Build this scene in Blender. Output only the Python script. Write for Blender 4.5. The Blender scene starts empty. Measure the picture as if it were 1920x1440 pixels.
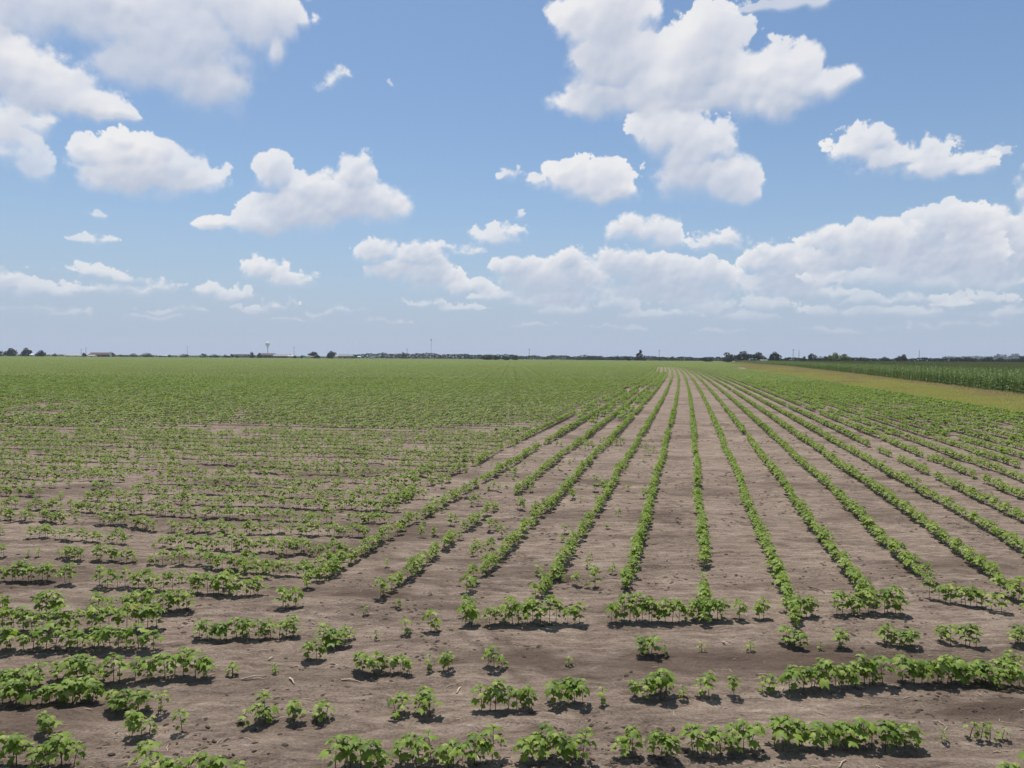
import bpy, math, random
import numpy as np
from mathutils import Vector, Matrix

random.seed(7)
scene = bpy.context.scene
COL = scene.collection

# ------------------------------------------------------------------ camera model (metres; camera 3 m above a flat field, looking along +Y)
FPX=1350.0; PITCH=math.atan(50/FPX); ROLL=0.007; CAMH=3.0
def _rot():
    # camera axes in world: looks +Y, X right
    cp,sp=math.cos(PITCH),math.sin(PITCH)
    fwd=np.array([0,cp,-sp]); up0=np.array([0,sp,cp]); r0=np.array([1.,0,0])
    c,s=math.cos(ROLL),math.sin(ROLL)
    right=r0*c+up0*s; up=-r0*s+up0*c
    return right,up,fwd
_R,_U,_F=_rot()
def ray(px,py):
    return _F+_R*((px-960)/FPX)-_U*((py-720)/FPX)
def azel(px,py):
    d=ray(px,py); return math.atan2(d[0],d[1]), math.atan2(d[2],math.hypot(d[0],d[1]))
# ---- noise
def _h(ix,iy,seed):
    n=(ix.astype(np.int64)*374761393+iy.astype(np.int64)*668265263+seed*974634777)&0xffffffff
    n=((n^(n>>13))*1274126177)&0xffffffff
    n=n^(n>>16)
    return (n&0xffff).astype(np.float32)/65535.0
def vnoise(x,y,seed=0):
    ix=np.floor(x);iy=np.floor(y);fx=(x-ix).astype(np.float32);fy=(y-iy).astype(np.float32)
    ix=ix.astype(np.int64);iy=iy.astype(np.int64)
    fx=fx*fx*fx*(fx*(fx*6-15)+10);fy=fy*fy*fy*(fy*(fy*6-15)+10)
    a=_h(ix,iy,seed);b=_h(ix+1,iy,seed);c=_h(ix,iy+1,seed);d=_h(ix+1,iy+1,seed)
    return (a+(b-a)*fx)*(1-fy)+(c+(d-c)*fx)*fy
def fbm(x,y,oct=5,seed=0,gain=.5):
    s=0;a=1;t=0
    for o in range(oct):
        s=s+a*vnoise(x*2**o+o*17.3,y*2**o-o*9.1,seed+o);t+=a;a*=gain
    return s/t
def worley(x,y,seed=0):
    ix=np.floor(x).astype(np.int64);iy=np.floor(y).astype(np.int64)
    best=np.full(x.shape,9.,np.float32)
    for dx in(-1,0,1):
        for dy in(-1,0,1):
            cx=ix+dx;cy=iy+dy
            px=cx+_h(cx,cy,seed);py=cy+_h(cx,cy,seed+57)
            d=(px-x)**2+(py-y)**2
            best=np.minimum(best,d.astype(np.float32))
    return np.sqrt(best)
def billow(x,y,oct=4,seed=0,gain=.5):
    s=0;a=1;t=0
    for o in range(oct):
        s=s+a*np.clip(1-worley(x*2.1**o+o*7.7,y*2.1**o+o*3.1,seed+o*11),0,1);t+=a;a*=gain
    return s/t
CL=[ # (strength, [(cx,cy,rx,ry)...])
(.85,[(10,25,150,62),(80,30,120,55),(190,20,180,72),(335,78,140,82),(395,165,70,62),(300,125,110,60),(470,50,75,55),(505,40,45,55),(440,20,120,50),(515,95,24,40)]),
(1.0,[(10,120,100,48),(50,158,100,48),(115,186,85,32),(170,202,55,20),(228,212,32,13)]),
(.8,[(40,225,38,28),(20,250,40,40)]),(.35,[(60,315,40,28),(30,290,50,40)]),
(1.0,[(232,262,24,20),(178,290,42,28),(262,305,85,45),(325,332,72,38),(240,330,80,42)]),
(1.0,[(515,330,40,32),(600,360,90,38),(668,330,34,42),(705,385,62,40),(560,405,85,40),(480,420,50,26),(405,422,34,14),(640,385,110,42)]),
(.75,[(632,155,30,20)]),(.15,[(745,150,10,8)]),
(1.0,[(1125,60,78,60),(1100,45,50,40),(1165,15,62,50),(1150,130,85,72),(1125,190,78,38),(1250,172,100,48),(1322,78,70,54),(1315,135,85,70),(1445,150,95,55),(1510,160,75,38),(1560,155,40,16),(1300,190,150,45),(1440,195,90,36)]),
(.85,[(1250,250,70,50),(1310,285,75,55),(1335,258,40,30),(1365,345,55,42),(1300,335,65,55),(1390,370,32,24)]),
(1.0,[(1065,338,45,30),(1110,345,75,36),(1142,325,38,24),(1150,365,48,26)]),(.7,[(955,335,20,18),(997,342,24,16)]),
(1.0,[(1615,280,42,30),(1645,270,32,25),(1690,300,75,28),(1760,318,65,24),(1830,325,28,10)]),
(.5,[(1877,285,18,18)]),(.6,[(1915,370,14,45)]),
(.95,[(1555,457,50,28),(1640,452,60,34),(1600,485,80,34)]),(1.0,[(1720,455,75,42),(1790,428,58,36),(1760,490,100,42)]),(1.0,[(1860,445,58,40),(1915,470,45,42),(1850,500,90,40)]),(.6,[(1640,525,110,24),(1800,535,110,22)]),
(1.0,[(1445,490,46,32),(1490,500,50,32),(1528,495,24,22),(1480,535,75,45),(1495,555,42,18)]),
(.95,[(1212,440,62,34),(1190,432,38,24),(1245,450,45,26)]),
(.8,[(1350,455,46,20),(1365,446,28,17)]),
(.95,[(1150,500,42,32),(1205,510,85,36),(1290,530,75,42),(1335,525,55,32),(1250,550,120,35)]),
(.95,[(1065,490,32,28),(965,508,42,26),(1010,530,75,40),(1080,530,65,42),(1040,560,90,28)]),
(.95,[(705,475,42,24),(785,485,62,30),(800,520,65,34),(745,510,60,26),(880,540,50,22)]),(.6,[(835,465,28,14),(880,475,28,12)]),
(.85,[(935,442,50,20),(955,432,34,17)]),
(.95,[(498,510,38,22),(540,527,45,18)]),
(.8,[(185,512,42,15),(232,522,32,13),(180,540,26,13),(240,545,70,18),(300,540,28,18)]),
(.85,[(15,530,32,24),(55,542,28,22),(102,545,36,16)]),
(.8,[(430,555,42,18),(410,550,28,15),(520,575,34,13),(480,582,44,12)]),
(.7,[(185,455,32,13)]),(.45,[(182,402,22,10)]),
(.5,[(650,585,40,11),(600,590,45,9),(800,570,60,12),(860,578,50,10)]),
(.55,[(1060,585,70,16),(1150,575,60,18),(1230,590,80,14),(1000,570,60,18),(930,560,50,16)]),(.55,[(1330,580,70,20),(1400,595,70,14),(1440,570,50,18),(1300,565,50,20)]),
(.55,[(1580,590,80,16),(1560,550,50,16),(1680,585,80,14),(1620,565,50,16)]),(.6,[(1720,562,55,14),(1760,570,40,10)]),(.6,[(1840,562,45,14),(1800,572,40,9)]),(.5,[(1890,590,60,12)]),
(.45,[(120,590,60,9),(60,580,50,8)]),(.45,[(330,585,60,9),(290,595,50,7)]),(.4,[(720,605,70,8),(560,600,50,7)]),(.4,[(1150,615,90,8),(1350,622,100,7),(1000,610,70,7)]),(.4,[(1600,620,110,8),(1800,612,80,8)]),
(.35,[(1480,5,160,13)]),(.3,[(1385,18,28,10)]),(.5,[(975,400,18,9)]),
]

def cloud_list():
    out=[]
    for s,bl in CL:
        g=[]
        for (cx,cy,rx,ry) in bl:
            a,e=azel(cx,cy); g.append((a,e,rx/FPX,ry/FPX))
        out.append((s,g))
    rng=np.random.RandomState(5)   # the rest of the sky, outside the photograph
    for k in range(16):
        a=rng.uniform(.85,2*math.pi-.85); a=a-2*math.pi if a>math.pi else a
        e=rng.uniform(.06,1.0); n=rng.randint(3,7); sc=.03+.10*e
        out.append((1.,[(a+rng.normal()*sc*1.2,e+rng.normal()*sc*.3,sc*rng.uniform(.6,1.3),sc*rng.uniform(.35,.8)) for j in range(n)]))
    out.sort(key=lambda c:min(b[1]-b[3]*.6 for b in c[1]))
    return out
def blur(z,r):
    k=np.ones(2*r+1,np.float32)/(2*r+1)
    for ax in (0,1):
        z=np.apply_along_axis(lambda m:np.convolve(np.pad(m,r,'edge'),k,'valid'),ax,z)
    return z.astype(np.float32)
def cloud_layer(a0,a1,e0,e1,w,h):
    """cloud cover and cloud brightness over a piece of the sky (row 0 = lowest elevation)"""
    AL=np.zeros((h,w),np.float32); LU=np.zeros((h,w),np.float32)
    da=(a1-a0)/w; de=(e1-e0)/h; dpx=FPX*de
    for ci,(st,bl) in enumerate(cloud_list()):
        x0=min(b[0]-b[2]*1.9 for b in bl); x1=max(b[0]+b[2]*1.9 for b in bl)
        y0=min(b[1]-b[3]*1.9 for b in bl); y1=max(b[1]+b[3]*1.9 for b in bl)
        i0,i1=max(int((x0-a0)/da),0),min(int((x1-a0)/da),w); j0,j1=max(int((y0-e0)/de),0),min(int((y1-e0)/de),h)
        if i1-i0<4 or j1-j0<4: continue
        A,E=np.meshgrid(a0+da*(np.arange(i0,i1)+.5),e0+de*(np.arange(j0,j1)+.5))
        P=(A*FPX).astype(np.float32); Q=(E*FPX).astype(np.float32)
        ec=sum(b[1] for b in bl)/len(bl); lo=min(max((ec-.10)/.22,0),1)
        wa=9+9*lo; ws=36+24*lo
        Pw=P+wa*2*(fbm(P/ws+ci*3.7,Q/ws,3,3)-.5); Qw=Q+wa*2*(fbm(P/ws+40,Q/ws+ci*2.9,3,4)-.5)
        K=13.; acc=np.zeros(A.shape,np.float32); rel=np.zeros(A.shape,np.float32)
        for (a,e,rx,ry) in bl:
            x=(Pw-a*FPX)/(rx*FPX*1.2); y=(Qw-e*FPX)/(ry*FPX*1.2)
            yy=np.where(y<0,y*1.12,y)
            b=1-np.sqrt(x*x+yy*yy); ex=np.exp(K*np.maximum(b,-2)); acc+=ex; rel+=ex*y
        F=np.clip(np.log(acc+1e-5)/K,-1.2,.75); rel=rel/(acc+1e-5)
        rm=FPX*sum(math.sqrt(b[2]*b[3]) for b in bl)/len(bl)
        sc=min(24+34*lo,max(9,rm*.9)); sl=min(1,max(.5,rm/46))
        n=billow(P/sc+ci*5.3,Q/sc,5,21+ci,.52); f=fbm(P/sc*1.8,Q/sc*1.8+ci,6,41,.62)
        N=n*.52+f*.48
        below=np.clip(-rel*1.15+.12,0,1)
        T=F*sl+(N-.53)*(1.02-.15*below)+.04*(1-sl)-(1-st)*.18-.05*below
        thin=np.clip(fbm(P/sc/2.6+11,Q/sc/1.7,3,55)*2.0-.75,0,1)
        wz=(.05+1.15*below+.42*thin)*(1+1.5*(1-st))
        al=np.clip(T/wz,0,1); al=al*al*(3-2*al)*min(1,.40+.65*st)*(1-.22*np.clip(fbm(P/sc/2+31,Q/sc/2,4,66)*2.2-.8,0,1))
        Tp=np.clip(T,0,1); Sh=np.zeros_like(Tp); run=np.zeros(A.shape[1],np.float32)
        # how much cloud lies above, towards the sun
        dec=math.exp(-dpx/(22+60*lo))
        for j in range(Tp.shape[0]-1,-1,-1):
            run=run*dec+Tp[j]*dpx; Sh[j]=run
        Sh=blur(Sh,max(2,int(round((2+3*lo)/dpx))))
        shade=np.exp(-Sh/(6.5+25*lo)*.85)
        # puffs: billows catch the sun on top and turn grey below
        R=F*.7+n*.55; r2=max(1,int(round((2.5+3.5*lo)/dpx)))
        R2=blur(np.clip(R,-1,2),r2); gy2=np.gradient(R2,axis=0)/dpx; gx2=np.gradient(R2,axis=1)/dpx
        re=-(gy2*.85-gx2*.45)*(5+7*lo)
        fine=(f-.5)*.16
        soft=np.clip(fbm(P/sc/3+5,Q/sc/2,3,77)*1.7-.35,0,1)     # parts of a cloud are smooth, parts are knotted
        lum=.16+.84*shade+(np.clip(re*1.35,-.28,.34)+fine*1.6)*(.4+.6*soft)
        lum=lum+(1-al)*.12
        lum=np.clip(lum,0,1)
        S=np.s_[j0:j1,i0:i1]
        A0=AL[S]; o=al+A0*(1-al)
        LU[S]=np.where(o>1e-4,(lum*al+LU[S]*A0*(1-al))/np.maximum(o,1e-4),lum); AL[S]=o
    return AL,LU
SKY_STR = 0.1
SKY_MUL = (.90, 1.06, 1.15)
MIST = (.435, .515, .665)
CLOUD_RAMP = [(.12, (.445, .515, .655)), (.40, (.555, .605, .71)), (.68, (.70, .72, .785)), (1, (.85, .85, .865))]

def ground(px, py, z=0.0):
    d = ray(px, py); t = (z - CAMH) / d[2]
    return d[0] * t, d[1] * t
def at(px, py, Y):
    d = ray(px, py); t = Y / d[1]
    return Vector((d[0] * t, Y, CAMH + d[2] * t))
def px_size(n, Y):
    return n * Y / FPX

# ------------------------------------------------------------------ object helpers
def tag(o, label=None, cat=None, group=None, kind=None):
    for k, v in (('label', label), ('category', cat), ('group', group), ('kind', kind)):
        if v: o[k] = v
    return o
def empty(name, loc, rz=0.0):
    o = bpy.data.objects.new(name, None); COL.objects.link(o)
    o.empty_display_size = 0.1; o.location = loc; o.rotation_euler = (0, 0, rz)
    return o
class MB:
    """collects verts and faces and links them as one mesh object"""
    def __init__(s): s.v = []; s.f = []; s.m = []
    def add(s, verts, faces, mi=0):
        n = len(s.v); s.v.extend([tuple(map(float, p)) for p in verts])
        s.f.extend([tuple(i + n for i in f) for f in faces]); s.m.extend([mi] * len(faces))
    def box(s, x0, x1, y0, y1, z0, z1, mi=0):
        s.add([(x0,y0,z0),(x1,y0,z0),(x1,y1,z0),(x0,y1,z0),(x0,y0,z1),(x1,y0,z1),(x1,y1,z1),(x0,y1,z1)],
              [(0,3,2,1),(4,5,6,7),(0,1,5,4),(1,2,6,5),(2,3,7,6),(3,0,4,7)], mi)
    def tube(s, pts, rads, n=6, mi=0, cap=True):
        pts = [Vector(p) for p in pts]; rings = []
        for i, p in enumerate(pts):
            t = (pts[min(i+1, len(pts)-1)] - pts[max(i-1, 0)]).normalized()
            a = t.cross(Vector((0, 0, 1)));
            if a.length < 1e-3: a = Vector((1, 0, 0))
            a.normalize(); b = t.cross(a)
            rings.append([p + (a*math.cos(2*math.pi*k/n) + b*math.sin(2*math.pi*k/n))*rads[i] for k in range(n)])
        V = [q for r in rings for q in r]; F = []
        for i in range(len(pts)-1):
            for k in range(n):
                F.append((i*n+k, i*n+(k+1)%n, (i+1)*n+(k+1)%n, (i+1)*n+k))
        if cap:
            F.append(tuple(range(n))[::-1]); F.append(tuple((len(pts)-1)*n+k for k in range(n)))
        s.add(V, F, mi)
    def lathe(s, prof, n=20, mi=0):
        V = [(r*math.cos(2*math.pi*k/n), r*math.sin(2*math.pi*k/n), z) for (r, z) in prof for k in range(n)]
        F = [(i*n+k, i*n+(k+1)%n, (i+1)*n+(k+1)%n, (i+1)*n+k) for i in range(len(prof)-1) for k in range(n)]
        s.add(V, F, mi)
    def mesh(s, name, mats, smooth=False):
        me = bpy.data.meshes.new(name); me.from_pydata(s.v, [], s.f)
        for m in mats: me.materials.append(m)
        me.polygons.foreach_set('material_index', s.m)
        if smooth: me.polygons.foreach_set('use_smooth', [True]*len(s.f))
        me.update(); return me
    def build(s, name, mats, parent=None, smooth=False, loc=None):
        if not isinstance(mats, (list, tuple)): mats = [mats]
        o = bpy.data.objects.new(name, s.mesh(name, mats, smooth)); COL.objects.link(o)
        if parent is not None: o.parent = parent
        if loc is not None: o.location = loc
        return o

# ------------------------------------------------------------------ materials
def mat(name):
    m = bpy.data.materials.new(name); m.use_nodes = True
    nt = m.node_tree; b = nt.nodes['Principled BSDF']
    b.inputs['Specular IOR Level'].default_value = 0.25
    return m, nt, b, nt.nodes['Material Output']
def N(nt, t, **kw):
    n = nt.nodes.new(t)
    for k, v in kw.items(): setattr(n, k, v)
    return n
def ramp(nt, fac, stops):
    r = N(nt, 'ShaderNodeValToRGB'); e = r.color_ramp.elements
    while len(e) < len(stops): e.new(0.5)
    for i, (p, c) in enumerate(stops):
        e[i].position = p; e[i].color = (*c, 1)
    nt.links.new(fac, r.inputs[0]); return r.outputs[0]
def noise(nt, vec, scale, detail=4, rough=.55, dist=0.0):
    n = N(nt, 'ShaderNodeTexNoise'); n.inputs['Scale'].default_value = scale
    n.inputs['Detail'].default_value = detail; n.inputs['Roughness'].default_value = rough
    n.inputs['Distortion'].default_value = dist
    if vec is not None: nt.links.new(vec, n.inputs['Vector'])
    return n.outputs['Fac']
def mth(nt, op, a, b=None, clamp=False):
    n = N(nt, 'ShaderNodeMath', operation=op); n.use_clamp = clamp
    for i, q in enumerate((a, b)):
        if q is None: continue
        if isinstance(q, (int, float)): n.inputs[i].default_value = q
        else: nt.links.new(q, n.inputs[i])
    return n.outputs[0]
def mixc(nt, fac, a, b):
    n = N(nt, 'ShaderNodeMix', data_type='RGBA')
    for i, q in ((0, fac), (6, a), (7, b)):
        if isinstance(q, (int, float)): n.inputs[i].default_value = q
        elif isinstance(q, tuple): n.inputs[i].default_value = (*q, 1)
        else: nt.links.new(q, n.inputs[i])
    return n.outputs[2]
def scaled(nt, vec, s):
    n = N(nt, 'ShaderNodeVectorMath', operation='MULTIPLY'); nt.links.new(vec, n.inputs[0]); n.inputs[1].default_value = s
    return n.outputs[0]

def leaf_mat(name, stops, trans=.35, tcol=(.12, .2, .03), rough=.55, spec=.3):
    """foliage: each leaf takes its own tint between the stops, part of the light passes through"""
    m, nt, b, out = mat(name)
    g = N(nt, 'ShaderNodeNewGeometry'); oi = N(nt, 'ShaderNodeObjectInfo')
    f = mth(nt, 'ADD', mth(nt, 'MULTIPLY', g.outputs['Random Per Island'], .62), mth(nt, 'MULTIPLY', oi.outputs['Random'], .38))
    c = ramp(nt, f, stops); nt.links.new(c, b.inputs['Base Color'])
    b.inputs['Roughness'].default_value = rough; b.inputs['Specular IOR Level'].default_value = spec
    t = N(nt, 'ShaderNodeBsdfTranslucent'); t.inputs[0].default_value = (*tcol, 1)
    mx = N(nt, 'ShaderNodeMixShader'); mx.inputs[0].default_value = trans
    nt.links.new(b.outputs[0], mx.inputs[1]); nt.links.new(t.outputs[0], mx.inputs[2]); nt.links.new(mx.outputs[0], out.inputs[0])
    return m
def plain(name, c, rough=.8, var=.15, scale=3.0, spec=.25):
    m, nt, b, out = mat(name)
    tc = N(nt, 'ShaderNodeTexCoord')
    f = noise(nt, tc.outputs['Object'], scale, 3)
    lo = tuple(x*(1-var) for x in c); hi = tuple(min(1, x*(1+var)) for x in c)
    nt.links.new(ramp(nt, f, [(.3, lo), (.7, hi)]), b.inputs['Base Color'])
    b.inputs['Roughness'].default_value = rough; b.inputs['Specular IOR Level'].default_value = spec
    return m

M = {}
M['cotton'] = leaf_mat('cotton_leaf', [(0, (.065, .112, .014)), (.3, (.135, .205, .026)), (.65, (.22, .295, .044)), (.93, (.31, .37, .085)), (1, (.40, .36, .10))], .33, (.30, .42, .03))
M['cotton_far'] = leaf_mat('cotton_far_leaf', [(0, (.10, .145, .03)), (.35, (.155, .21, .045)), (.7, (.21, .265, .065)), (1, (.29, .33, .11))], .36, (.30, .38, .06))  # paler copy of the cotton leaf: distant backlight and haze put into its colour
M['stem'] = plain('cotton_stem', (.10, .075, .035), .7)
M['corn'] = leaf_mat('corn_leaf', [(0, (.075, .125, .04)), (.5, (.14, .205, .063)), (1, (.27, .33, .13))], .3, (.22, .31, .06))
M['tassel'] = plain('corn_tassel', (.22, .21, .075), .9)
M['grass'] = leaf_mat('track_grass', [(0, (.29, .31, .075)), (.5, (.44, .43, .125)), (1, (.58, .52, .22))], .3, (.3, .28, .07))
M['straw'] = leaf_mat('dry_grass', [(0, (.30, .24, .11)), (1, (.48, .38, .2))], .2, (.3, .25, .1))
M['tree_dark'] = leaf_mat('dark_tree_leaf', [(0, (.010, .017, .010)), (.5, (.018, .03, .014)), (1, (.032, .05, .02))], .15, (.03, .05, .012), .7, .1)
M['tree_grey'] = leaf_mat('grey_green_leaf', [(0, (.022, .034, .02)), (.5, (.035, .052, .028)), (1, (.06, .08, .04))], .15, (.05, .07, .02), .7, .1)
M['tree_olive'] = leaf_mat('olive_tree_leaf', [(0, (.10, .115, .025)), (.5, (.16, .175, .04)), (1, (.22, .225, .06))], .25, (.2, .22, .04), .7, .1)
M['bark'] = plain('bark', (.09, .07, .055), .9)
M['wood'] = plain('weathered_wood', (.13, .11, .095), .9)
M['stalk'] = plain('dry_stalk', (.52, .42, .30), .85, .25, 20)
M['white'] = plain('white_paint', (.78, .78, .76), .5, .04)
M['galv'] = plain('grey_metal', (.38, .40, .42), .5, .08)
M['brick'] = plain('red_brown_wall', (.20, .09, .075), .9)
M['rust_roof'] = plain('rusty_roof', (.085, .05, .05), .8)
M['grey_roof'] = plain('grey_roof', (.24, .23, .24), .8)
M['cream'] = plain('cream_wall', (.55, .48, .42), .85)
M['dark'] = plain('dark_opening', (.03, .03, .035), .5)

def soil_mat():
    m, nt, b, out = mat('soil')
    tc = N(nt, 'ShaderNodeTexCoord'); P = tc.outputs['Object']
    at_ = N(nt, 'ShaderNodeAttribute'); at_.attribute_name = 'damp'
    big = noise(nt, P, .55, 4, .6, .6)
    stretch = noise(nt, scaled(nt, P, (1.0, 5.5, 1)), 1.0, 7, .66, 1.2)
    mid = noise(nt, scaled(nt, P, (4, 11, 4)), 1.0, 7, .72, .5)
    fine = noise(nt, P, 38, 6, .7)
    f = mth(nt, 'ADD', mth(nt, 'ADD', mth(nt, 'MULTIPLY', big, .14), mth(nt, 'MULTIPLY', stretch, .30)),
            mth(nt, 'ADD', mth(nt, 'MULTIPLY', mid, .30), mth(nt, 'MULTIPLY', fine, .26)))
    c = ramp(nt, f, [(.38, (.072, .052, .041)), (.44, (.145, .107, .082)), (.50, (.228, .170, .130)), (.555, (.302, .232, .179)), (.63, (.44, .354, .28))])
    c = mixc(nt, mth(nt, 'MULTIPLY', at_.outputs['Fac'], .82, True), c, (.088, .060, .044))
    ag = N(nt, 'ShaderNodeAttribute'); ag.attribute_name = 'grassy'
    sp = noise(nt, P, 95, 2, .5)
    c = mixc(nt, ramp(nt, sp, [(.70, (0, 0, 0)), (.78, (.55, .55, .55))]), c, (.45, .37, .29))
    gr = ramp(nt, noise(nt, P, .02, 4), [(.35, (.075, .095, .03)), (.65, (.13, .145, .05))])
    c = mixc(nt, ag.outputs['Fac'], c, gr)
    nt.links.new(c, b.inputs['Base Color'])
    b.inputs['Roughness'].default_value = .92; b.inputs['Specular IOR Level'].default_value = .12
    bp = N(nt, 'ShaderNodeBump'); bp.inputs['Strength'].default_value = 1.0; bp.inputs['Distance'].default_value = .06
    hgt = mth(nt, 'ADD', mth(nt, 'MULTIPLY', mid, .8), mth(nt, 'ADD', mth(nt, 'MULTIPLY', fine, .35), mth(nt, 'MULTIPLY', stretch, .5)))
    nt.links.new(hgt, bp.inputs['Height']); nt.links.new(bp.outputs[0], b.inputs['Normal'])
    return m
M['soil'] = soil_mat()
def track_mat():
    m, nt, b, out = mat('track')
    tc = N(nt, 'ShaderNodeTexCoord'); P = tc.outputs['Object']
    f = mth(nt, 'ADD', mth(nt, 'MULTIPLY', noise(nt, scaled(nt, P, (1, .12, 1)), .5, 5, .6), .6), mth(nt, 'MULTIPLY', noise(nt, P, 3, 5, .65), .4))
    c = ramp(nt, f, [(.34, (.24, .245, .07)), (.48, (.40, .385, .13)), (.58, (.52, .46, .21)), (.72, (.60, .52, .32))])
    nt.links.new(c, b.inputs['Base Color']); b.inputs['Roughness'].default_value = .95
    return m
M['track'] = track_mat()
def land_mat():
    m, nt, b, out = mat('far_land')
    return m

# ------------------------------------------------------------------ crop geometry: rows of the near block curve gently, see rowx
def rowx(y):
    return 0.215 + 0.24916*y - 0.0000999*y*y
def corn_off(y):
    return float(np.interp(y, [20, 62, 122, 282, 453, 620], [26.5, 28.5, 33.0, 45.0, 54.0, 60.0]))
TRACK_L = 18.7
def track_l(y): return max(TRACK_L, corn_off(y) - float(np.interp(y, [60, 150, 300, 460, 640], [60, 20, 15, 8, 3])))

# ------------------------------------------------------------------ the ground: one sheet to the horizon, finely divided near the camera
def zfun(x, y):
    x = np.asarray(x, np.float64); y = np.asarray(y, np.float64)
    fade = np.clip((34 - y)/14, 0, 1)*np.clip((19 - np.abs(x))/5, 0, 1)*np.clip((y-1)/2, 0, 1)
    z = .075*(fbm(x/2.6, y/1.7, 3, 71)-.5) + .05*(fbm(x/.75, y/.36, 4, 81, .55)-.5) + .036*(fbm(x/.17, y/.11, 3, 91)-.5) + .045*(fbm(x/.8, y/.13, 3, 95)-.5)
    return (z*fade).astype(np.float64)
def axis(lo, hi, step, far0, far1, g):
    a = list(np.arange(lo, hi + 1e-6, step))
    s = step; q = a[-1]
    while q < far1: s *= g; q += s; a.append(q)
    s = step; q = a[0]; pre = []
    while q > far0: s *= g; q -= s; pre.append(q)
    return np.array(pre[::-1] + a)
gx = axis(-7.5, 8.5, .042, -9000, 9000, 1.09)
gy = axis(4.0, 15.5, .042, -400, 9000, 1.035)
GX, GY = np.meshgrid(gx, gy)
GZ = zfun(GX, GY)
nx, ny = len(gx), len(gy)
co = np.stack([GX, GY, GZ], -1).reshape(-1, 3)
idx = np.arange(nx*ny).reshape(ny, nx)
quads = np.stack([idx[:-1, :-1], idx[:-1, 1:], idx[1:, 1:], idx[1:, :-1]], -1).reshape(-1)
me = bpy.data.meshes.new('ground'); nq = len(quads)//4
me.vertices.add(len(co)); me.vertices.foreach_set('co', co.ravel())
me.loops.add(len(quads)); me.loops.foreach_set('vertex_index', quads.astype(np.int32))
me.polygons.add(nq); me.polygons.foreach_set('loop_start', np.arange(nq, dtype=np.int32)*4)
me.polygons.foreach_set('use_smooth', np.ones(nq, bool))
me.update(calc_edges=True)
damp = np.zeros(GX.shape)
wx = GX + .5*(fbm(GX/.6, GY/.5, 4, 5)-.5); wy = GY + .45*(fbm(GX/.6+9, GY/.5, 4, 6)-.5)
for (px, py, rx, ry, s) in [(745,1122,.75,.16,1), (830,1140,.7,.14,.9), (990,1232,.35,.2,.7), (1420,1240,1.1,.14,.8), (1530,1215,.8,.12,.7), (1290,1235,.5,.12,.6),
                            (120,1130,1.2,.15,.6), (560,1360,.35,.3,.35), (330,1050,.9,.2,.5), (1640,960,.7,.4,.5), (1480,890,.8,.5,.4), (1060,1090,.4,.3,.6), (1200,1060,.4,.4,.5),
                            (700,1210,.8,.1,.7), (1620,1380,.6,.15,.5), (1850,1330,.5,.2,.5), (900,1380,.5,.15,.4)]:
    cx, cy = ground(px, py)
    d2 = ((wx-cx)/rx)**2 + ((wy-cy)/ry)**2
    damp = np.maximum(damp, s*np.exp(-d2*1.1))
for (c0, c1, c2, wd, s) in [((860,1185),(905,1215),(985,1275),.05,.8), ((905,1170),(960,1225),(1100,1290),.06,.7), ((1010,1235),(1080,1265),(1240,1300),.05,.6), ((640,1130),(760,1165),(850,1240),.06,.6), ((700,1060),(820,1105),(960,1110),.07,.5), ((1350,1215),(1480,1240),(1700,1235),.05,.5)]:
    p0, p1, p2 = (np.array(ground(*q)) for q in (c0, c1, c2)); dd = np.full(GX.shape, 9.)    # old wheel marks
    for t in np.linspace(0, 1, 30):
        q = (1-t)**2*p0 + 2*t*(1-t)*p1 + t*t*p2; dd = np.minimum(dd, np.hypot(GX + .06*(wx-GX) - q[0], GY + .06*(wy-GY) - q[1]))
    damp = np.maximum(damp, s*np.exp(-(dd/wd)**2)*(.5 + .8*fbm(GX/.2, GY/.1, 3, 33)))
damp += .75*np.clip((fbm(GX/2.3, GY/.7, 5, 15)-.55)*5, 0, 1)*(GY < 200)
a = me.attributes.new('damp', 'FLOAT', 'POINT'); a.data.foreach_set('value', np.clip(damp, 0, 1).ravel().astype(np.float32))
grassy = np.clip((GY - (430 + .06*GX))/40, 0, 1)
a = me.attributes.new('grassy', 'FLOAT', 'POINT'); a.data.foreach_set('value', grassy.ravel().astype(np.float32))
me.materials.append(M['soil'])
g = bpy.data.objects.new('ground', me); COL.objects.link(g)
tag(g, 'bare brown ploughed soil with pale crust and darker damp patches', kind='structure')

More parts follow.
